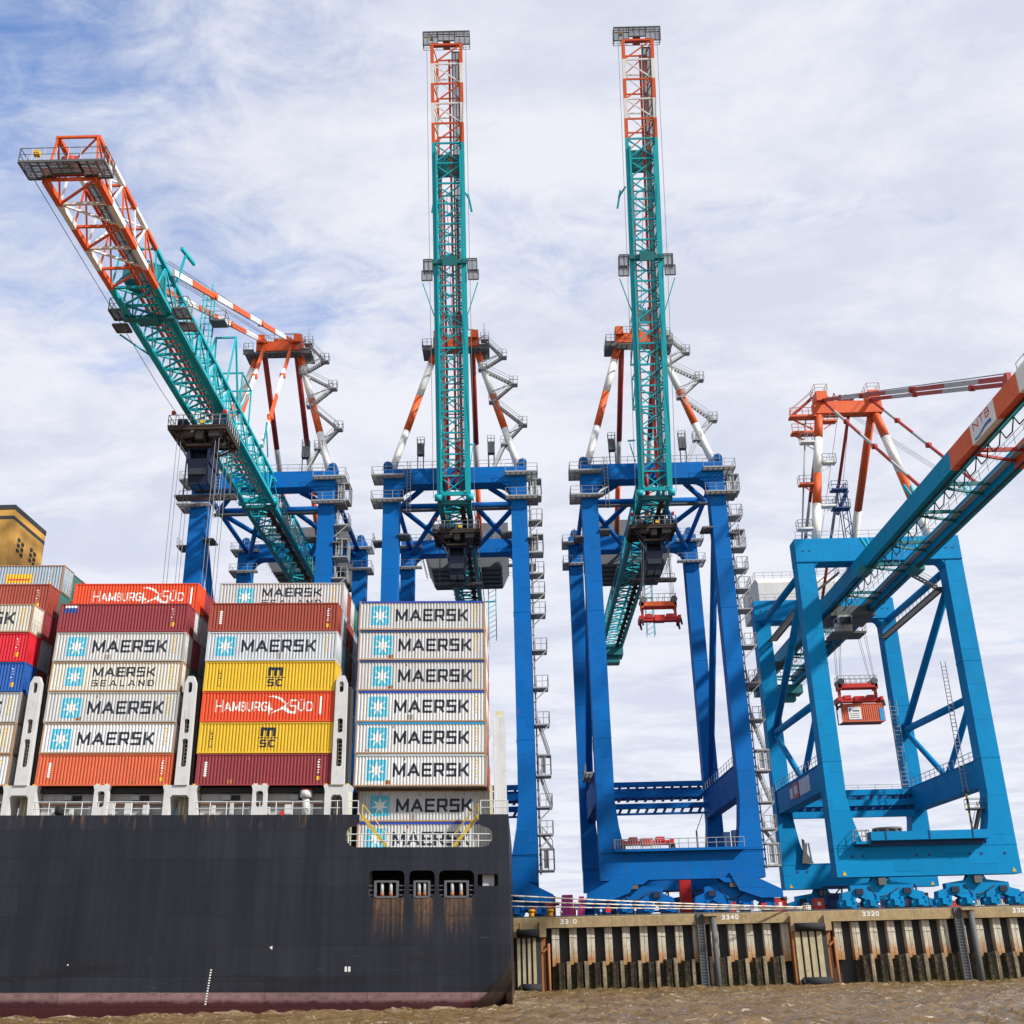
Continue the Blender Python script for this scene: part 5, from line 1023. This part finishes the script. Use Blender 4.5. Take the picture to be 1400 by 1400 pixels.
        mk('walkway_rail', 'galv', bo, rail([(s * 1.5, -64, z0 + 1.1), (s * 1.5, 60, z0 + 1.1)], 1.1, .04, 2.2))
        for y in (-36.5, 10, 33): mk('splice_plate', 'dark_teal' if y > -30 else 'orange', bo, [box(xa - .05, xb + .05, y - .5, y + .5, z0 - .06, z0 + .25)])
        mk('hinge_box', 'dark_teal', bo, [box(xa - .12, xb + .12, -6.2, -3.4, z0 - .55, z0 + .5)])
        for y in (-24, -7): mk('rope_horn', 'teal', bo, [beam((s * 3.4, y, z1), (s * 3.8, y + .8, z1 + 1.8), .18, .35), beam((s * 3.0, y, z1), (s * 3.0, y + .8, z1 + 1.7), .18, .35)])
        mk('stay_bracket', 'stay_red', bo, [box(s * 3.3 - .22, s * 3.3 + .22, -50.4, -49.4, z1, z1 + 1.1)]); mk('boom_rail', 'galv', bo, rail([(s * 3.3, -62, z1), (s * 3.3, -52, z1)], 1.1, .045, 1.6))
        for y1, zz in ((-50, 44.2), (-26.5, 43.7)):
            p = Vector((s * 3.3 + (.4 if s > 0 else 0), 2.3, AZ + .9)); q = Vector((s * 3.3, y1, zz - .4)); sh = []; f0 = 0
            for k, f1 in enumerate((.16, .30, .46, .60, .76, .9, 1)): sh.append(beam(p.lerp(q, f0), p.lerp(q, f1), .22, .5 if y1 < -40 else .34) + (k % 2,)); f0 = f1
            sh += [pipe(p.lerp(q, f) - Vector((.3, 0, 0)), p.lerp(q, f) + Vector((.3, 0, 0)), .36, 10) for f in (.3, .6)]
            mk('forestay', ['stay_red', 'stay_grey'], cr, sh)
    left = [x for x in cr.children if x.name.startswith('boom_girder')][0]
    lf = lambda a, b: (-b1 - .015, -a, b)                       # sign painted on the left face of the boom: two-tone letters over a wave
    mk('sign_lettering', 'sign_red', left, flat(text_polys('NTB', 42.5, 46.3, 42.1, 42.98, .14, .22), lf))
    wv = [(42.4 + k * .40, 41.22 + .12 * math.sin(k * .62 + 3.4) + k * .012) for k in range(11)]
    mk('sign_wave', 'sign_blue', left, flat([wv + [(a, c + .17 + .02 * i) for i, (a, c) in reversed(list(enumerate(wv)))]], lf))
    for y in (-61, -50, -38.5, -30, -22, -12, -4, 8, 18, 26, 34, 42, 50, 58):
        mk('boom_tie', 'dark_teal' if y > -36 else 'stay_red', cr, [beam((-b0, y, z0 + .7), (b0, y + 2.2, z0 + .7), .26), beam((-b0, y, z0 + 1.0), (b0, y, z0 + 1.0), .22, .4)])
    mk('festoon', 'black_rubber', cr, [s_ for y in range(-60, 50, 3) for s_ in path([(-.9, y, z0 + 1.4), (-.9, y + .8, z0 + .2), (-.9, y + 2.2, z0 + .2), (-.9, y + 3, z0 + 1.4)], .07, 5)]); mk('festoon_beam', 'teal', cr, [box(-1.05, -.8, -62, 58, z0 + 1.4, z0 + 1.7)] + [box(-1.2, -.6, y, y + .7, z0 + 1.6, z0 + 2.1) for y in range(-60, 55, 3)])
    mk('rear_platform', 'dark_teal', cr, [box(-4.2, 4.2, 60, 63.5, z0 - 1.6, z0), box(-3, 3, 61, 63, z0 - 2.8, z0 - 1.6)]); mk('rear_rail', 'galv', cr, loop_rail(-4.8, 4.8, 52, 64, z0 - .2, 1.1, .05, 1.5)); mk('rear_deck', 'galv_dark', cr, grating(-6.5, -3.9, 40, 62, z0 - .6) + rail([(-6.5, 40, z0 - .6), (-6.5, 62, z0 - .6)]))
    mh = mk('machinery_house', 'house_white', cr, [box(-9.2, 5.6, 29.4, 41.5, ZT + .1, ZT + 4.0), prism([(29.4, ZT + 4.0), (41.5, ZT + 4.0), (41.5, ZT + 5.2), (31.0, ZT + 5.2)], -9.2, 5.6, 'x')]); mk('house_vent', 'galv_dark', mh, [box(-6.4, -5.4, 29.2, 29.4, ZT + .3, ZT + 1.2)]); mk('house_rail', 'galv', mh, loop_rail(-9.2, 5.6, 31.0, 41.5, ZT + 5.2))
    tl = mk('trolley', 'galv_dark', cr, [box(-3.2, 3.2, 12.6, 19.0, z0 - .9, z0 - .3), box(-2.6, 2.6, 13.5, 18, z0 - .3, z0 + .8), pipe((-2.2, 14.4, z0 - .5), (2.2, 14.4, z0 - .5), .6, 12), pipe((-2.2, 17, z0 - .5), (2.2, 17, z0 - .5), .6, 12)])
    cb = mk('cab', 'house_white', tl, [prism([(12.0, z0 - 1.0), (14.6, z0 - 1.0), (14.6, z0 - 3.4), (12.7, z0 - 3.4)], -2.4, -.4, 'x')]); mk('cab_window', 'glass', cb, [box(-2.2, -.6, 11.95, 12.1, z0 - 2.4, z0 - 1.3), box(-2.43, -2.4, 12.8, 14.2, z0 - 2.4, z0 - 1.3)]); mk('cab_platform', 'galv_dark', tl, [box(-3.6, 1.2, 11.6, 15.2, z0 - 3.8, z0 - 3.5)] + loop_rail(-3.6, 1.2, 11.6, 15.2, z0 - 3.5))
    mk('luffing_rope', 'wire', cr, [wire((x, AY, AZ + 1.6), (x, -49.5, 44.6), .04) for x in (-2.9, -2.6, 2.6, 2.9)] + [wire((x, AY, AZ), (x * 2, G_ - 1, ZT), .035) for x in (-.8, .8)] + [wire((x, 4, AZ - 1), (x, -26, 43.6), .03) for x in (1.2, 1.6, 2.0)])
    return cr
c4 = box_girder_crane()

# ---------------------------------------------------------------- spreaders and hanging load
def spreader(label, X, Y, Z, wd, top=True, ropes=None, mats=('spreader_red', 'orange')):
    a = wd / 2
    sp = thing('spreader', label, 'spreader', (X, Y, Z), 'container spreaders')
    mk('main_frame', mats[0], sp, [box(-a, a, -.55, -.25, .25, .75), box(-a, a, .25, .55, .25, .75), box(-.7, .7, -.7, .7, .2, 1.0), box(-a, a, -.22, .22, .3, .6)])
    for s in (-1, 1):
        mk('end_beam', mats[0], sp, [box(s * a - .2, s * a + .2, -1.2, 1.2, .1, .8)])
        for t in (-1, 1):
            mk('flipper', 'rusty_dark', sp, [prism([(s * a - .1, .3), (s * a + .25, .3), (s * a + .35, -.55), (s * a + .15, -.6)], t * 1.15 - .12, t * 1.15 + .12)]); mk('twist_lock', 'galv_dark', sp, [pipe((s * (a - .1), t * 1.1, -.15), (s * (a - .1), t * 1.1, .12), .1, 8)])
        mk('hydraulic_box', mats[0], sp, [box(s * a * .55 - .5, s * a * .55 + .5, -.65, .65, .6, 1.15)])
    if top:
        hb = mk('head_block', mats[1], sp, [box(-a * .92, a * .92, -.9, -.6, 2.2, 2.8), box(-a * .92, a * .92, .6, .9, 2.2, 2.8), box(-a * .92, -a * .8, -.9, .9, 2.0, 3.0), box(a * .8, a * .92, -.9, .9, 2.0, 3.0), box(-a * .8, a * .8, -.6, .6, 2.3, 2.45)])
        mk('link', mats[0], hb, [box(s * a * .86 - .15, s * a * .86 + .15, -.3, .3, .8, 2.2) for s in (-1, 1)]); mk('rail', 'galv', hb, loop_rail(-a * .9, a * .9, -.9, .9, 2.8, 1.1, .04, .8))
        for s in (-1, 1): mk('sheave', 'galv_dark', hb, [pipe((s * a * .8, t * .9 - .15, 3.1), (s * a * .8, t * .9 + .15, 3.1), .45, 12) for t in (-1, 1)])
        if ropes: mk('hoist_rope', 'wire', sp, [wire((s * a * .8 + e, t * .9, 3.3), (s * 1.7 + e * 2, t * 1.5, ropes - Z), .03) for s in (-1, 1) for t in (-1, 1) for e in (-.08, .08)])
    return sp
spreader('red spreader hanging from the raised-boom crane under an orange head block', 19.6, 140.5, 44.9, 5.2, True, 57.0)
spreader('red spreader holding an orange container under the light blue crane', 48.7, 152.4, 35.75, 6.0, True, 47.0, ('spreader_red', 'spreader_red'))
s3 = spreader('red spreader parked on the sill beam platform of the middle crane', 15.4, 136.4, 15.35, 6.0, False); s3.location.z = 15.6
pl = thing('sill_platform', 'grey railed platform on the sill beam carrying a parked red spreader', 'platform', (19.6, WY, QZ + 7.2))
mk('deck', 'crane_blue', pl, [box(-8.3, 7.3, -1.9, .9, 0.005, .3)]); mk('rail', 'galv', pl, rail([(-8.3, -1.85, .3), (7.3, -1.85, .3)], 1.1, .045, 1.1)); mk('rail_panel', 'galv', pl, [box(-8.2 + k * .3, -8.12 + k * .3, -1.9, -1.86, .35, 1.35) for k in range(18)])
mk('lamp_post', 'galv_dark', pl, [wire((2.0, 0, .3), (2.0, 0, 2.4), .12), wire((2.0, 0, 2.4), (3.0, 0, 4.6), .05)]); mk('cabinet', 'dark_blue', pl, [box(6.2, 7.0, -.9, .2, .3, 2.3), box(5.2, 5.9, -.9, .2, .3, 2.1)])
lo = thing('hanging_container', 'orange container with blue end hanging under the light blue crane', 'container', (45.7, 151.2, 33.0))
def short_side():
    v = []; xs = [.12 + i * .0725 for i in range(81)]
    for z in (.15, 2.45): v += [(x, (.02, .02, .07, .07)[i % 4], z) for i, x in enumerate(xs)]
    m = len(xs); return v, [(k, k + 1, m + k + 1, m + k) for k in range(m - 1)], False
mk('side_panel', 'c_orange', lo, short_side()); mk('frame', 'c_orange', lo, [box(x, x + .13, y, y + .13, 0, 2.59) for x in (0, 5.93) for y in (0, 2.31)] + [box(.13, 5.93, y, y + .1, z, z + .14) for y in (0, 2.34) for z in (0, 2.45)])
mk('end_panel', 'r_sky', lo, [box(5.95, 6.0, .13, 2.31, .05, 2.5)] + [pipe((6.03, y, .1), (6.03, y, 2.5), .03, 6) for y in (.4, .9, 1.5, 2.0)]); mk('blue_corner', 'r_sky', lo, [box(5.35, 5.94, -.012, .0, .1, 1.9)]); mk('roof', 'c_orange', lo, [box(.1, 5.95, .05, 2.38, 2.5, 2.56)]); mk('floor', 'c_brown', lo, [box(.1, 5.95, .05, 2.38, .02, .1)])
mk('label_panel', 'white_ink', lo, [box(.95, 2.75, -.01, .02, .35, 2.1)]); mk('label_print', 'ink', lo, flat([[(1.3 + .25 * math.cos(a), 1.6 + .25 * math.sin(a)) for a in [R(40 + i * 28) for i in range(8)]] + [(1.3, 1.62)], quad(1.6, 2.5, 1.45, 1.62), quad(1.1, 2.5, 1.1, 1.16), quad(1.1, 2.4, .85, .9), quad(1.1, 2.5, .6, .66)], lambda a, b: (a, -.022, b)))

# ---------------------------------------------------------------- mooring lines, bollards and things on the quay
def bollard(X, Y, label, coil=False):
    o = thing('bollard', label, 'bollard', (X, Y, QZ), 'bollards on the quay edge')
    mk('post', 'yellow' if not coil else 'galv_dark', o, [pipe((0, 0, 0), (0, 0, .7), .3, 14, .24), pipe((0, 0, .7), (0, 0, .95), .42, 14, .34), box(-.5, .5, -.5, .5, 0, .06)])
    if coil:
        for k in range(4): mk('rope_turn', 'rope_white', o, [s_ for s_ in path([((.46 + .05 * (k % 2)) * math.cos(a * math.pi / 8), (.46 + .05 * (k % 2)) * math.sin(a * math.pi / 8), .22 + k * .13) for a in range(17)], .085, 6)])
bollard(33.3, 134.3, 'dark bollard wrapped in pale mooring rope at the quay edge', True)
bollard(1.2, 134.2, 'yellow bollard on the quay edge close to the ship stern'); bollard(3.4, 134.2, 'yellow bollard on the quay edge left of the pink bin')
def rope(label, p, q, sag, r=.07):
    p, q = Vector(p), Vector(q); pts = []
    for k in range(25):
        t = k / 24; v = p.lerp(q, t); v.z -= sag * 4 * t * (1 - t); pts.append(tuple(v))
    o = mk('mooring_rope', 'rope_white', None, path(pts, r, 8)); tag(o, label, 'rope', 'mooring ropes from the stern')
rope('uppermost pale mooring rope from the ship stern to the bollard', (-1.1, 112.0, 9.35), (33.0, 134.1, 8.3), .12)
rope('middle pale mooring rope from the ship stern to the bollard', (-1.1, 113.5, 8.9), (33.0, 134.15, 8.18), .1); rope('lowest pale mooring rope from the ship stern to the bollard', (-1.1, 116.0, 8.5), (32.9, 134.2, 8.05), .06, .055)
for k, x in enumerate((4.6, 9.2, 13.2, 26.0, 41.6, 52.6)):
    o = thing('edge_light', 'small white-topped post on the quay edge, ' + ('leftmost', 'second from left', 'third from left', 'third from right', 'second from right', 'rightmost')[k] + ' of six', 'post', (x, 133.5, QZ), 'small posts on the quay edge')
    mk('stem', 'galv_dark', o, [pipe((0, 0, 0), (0, 0, .5), .06, 6)]); mk('head', 'white_ink', o, [pipe((0, 0, .5), (0, 0, .72), .16, 8, .1)])
def bin_(label, X, Y, w_, h, mat):
    o = thing('lashing_bin', label, 'bin', (X, Y, QZ), 'steel bins on the quay')
    mk('shell', mat, o, [prism([(-w_ / 2, .5), (w_ / 2, .5), (w_ / 2, h), (-w_ / 2 + .35, h)], -1, 1)]); mk('rib', mat, o, [box(x - .05, x + .05, -1.05, -1, .5, h - .1) for x in (-w_ / 2 + .4, 0, w_ / 2 - .1)]); mk('skid', 'stay_red', o, [box(-w_ / 2, -w_ / 2 + .2, -1, 1, 0, .5), box(w_ / 2 - .2, w_ / 2, -1, 1, 0, .5)])
bin_('dull red steel bin half hidden behind the mooring ropes near the ship stern', 1.6, 156, 1.4, 2.8, 'box_red'); bin_('red steel bin lying right of the red pillar under the middle crane', 26.6, 150, 2.6, 2.6, 'box_red'); bin_('crimson bin between the middle crane and the light blue crane', 34.0, 158, 1.6, 3.2, 'spreader_red')
bin_('red steel bin on the quay left of the pink one', 3.9, 158, 1.6, 3.4, 'box_red'); bin_('tall pink steel bin on the quay beneath the ropes', 6.2, 158, 1.8, 3.5, 'box_pink'); bin_('small pink bin beside the leg of the middle crane', 8.2, 159, 1.0, 3.3, 'box_pink'); bin_('narrow orange bin between the two pink bins', 7.3, 160, .5, 2.6, 'box_orange')
for k, (X, Y, w_, h, mt, lb) in enumerate(((11.0, 139.6, 1.3, 1.5, 'box_red', 'red equipment box on the quay just left of the middle crane bogies'), (14.6, 139.8, 1.0, 1.3, 'dark_blue', 'small dark blue equipment box under the left half of the middle crane'), (17.6, 140.2, 1.2, 1.6, 'box_red', 'red equipment box directly left of the red pillar'),
        (24.6, 139.8, 1.1, 1.5, 'white_ink', 'white equipment box right of the red pillar'), (31.4, 139.4, 1.6, 1.7, 'spreader_red', 'bright red equipment box near the rope-wrapped bollard'), (36.2, 139.8, 1.3, 1.6, 'box_red', 'red equipment box left of the light blue crane bogies'), (48.8, 139.6, 1.4, 1.9, 'box_orange', 'orange equipment box between the light blue crane bogies'), (61.6, 139.8, 1.2, 1.5, 'box_red', 'red equipment box beyond the right bogies of the light blue crane'), (-1.6, 139.6, 1.2, 1.6, 'box_red', 'red equipment box on the quay right beside the black stern'))):
    o = thing('equipment_box', lb, 'box', (X, Y, QZ), 'equipment boxes on the quay')
    mk('body', mt, o, [box(-w_ / 2, w_ / 2, -.5, .5, .12, h)]); mk('lid', 'galv_dark', o, [box(-w_ / 2 - .04, w_ / 2 + .04, -.55, .55, h, h + .08)]); mk('foot', 'galv_dark', o, [box(-w_ / 2, -w_ / 2 + .15, -.5, .5, 0, .12), box(w_ / 2 - .15, w_ / 2, -.5, .5, 0, .12)]); mk('label_panel', 'white_ink', o, [box(-.2, .2, -.515, -.5, h * .5, h * .75)])
o = thing('red_pillar', 'red steel pillar standing under the middle crane', 'pillar', (21.6, 150, QZ)); mk('shaft', 'spreader_red', o, [box(-.75, .75, -.5, .5, 0, 4.9)]); mk('panel_seam', 'stay_red', o, [box(-.77, .77, -.52, -.5, z, z + .08) for z in (1.2, 2.4, 3.6)]); mk('foot', 'white_ink', o, [box(s * 1.1 - .12, s * 1.1 + .12, -.6, -.3, 0, 1.3) for s in (-1, 1)])
o = thing('light_mast', 'far lattice light mast with a ring of lamps seen under the light blue crane', 'mast', (197, 600, QZ))
mk('lattice', 'galv', o, [wire((x, y, 0), (x * .7, y * .7, 52), .35) for x in (-2.5, 2.5) for y in (-2.5, 2.5)] + [wire((-2.5 * (1 - k * .02), -2.5, k * 3.4), (2.5 * (1 - k * .02), -2.5, k * 3.4 + 3.4), .2) for k in range(15)] + [wire((2.5, -2.5, k * 3.4), (-2.5, -2.5, k * 3.4 + 3.4), .2) for k in range(15)])
mk('lamp_ring', 'galv_dark', o, [pipe((0, 0, 52), (0, 0, 53.2), 8, 20, 7.5)] + [pipe((7 * math.cos(R(36 * k)), 7 * math.sin(R(36 * k)), 50.6), (7 * math.cos(R(36 * k)), 7 * math.sin(R(36 * k)), 52), 1.0, 8) for k in range(10)])
yard = [(118, 262, 'c_red', 'c_brown'), (131, 262, 'c_silver', 'c_orange'), (64.5, 196, 'c_hamburg', None), (51.5, 196, 'c_maroon', None), (77.5, 196, 'c_beige', None), (96, 240, 'c_green', 'c_blue')]
for k, (X, Y, b0_, b1_) in enumerate(yard):
    for t, bd in enumerate((b0_, b1_)):
        if bd: container(X, Y, QZ + SH * X, t, 2.9, bd, bd, None, f'{CN[bd]} container in the yard behind the light blue crane, ' + ('upper of its pair' if t else 'on the ground'), 'containers in the yard').rotation_euler.y = 0
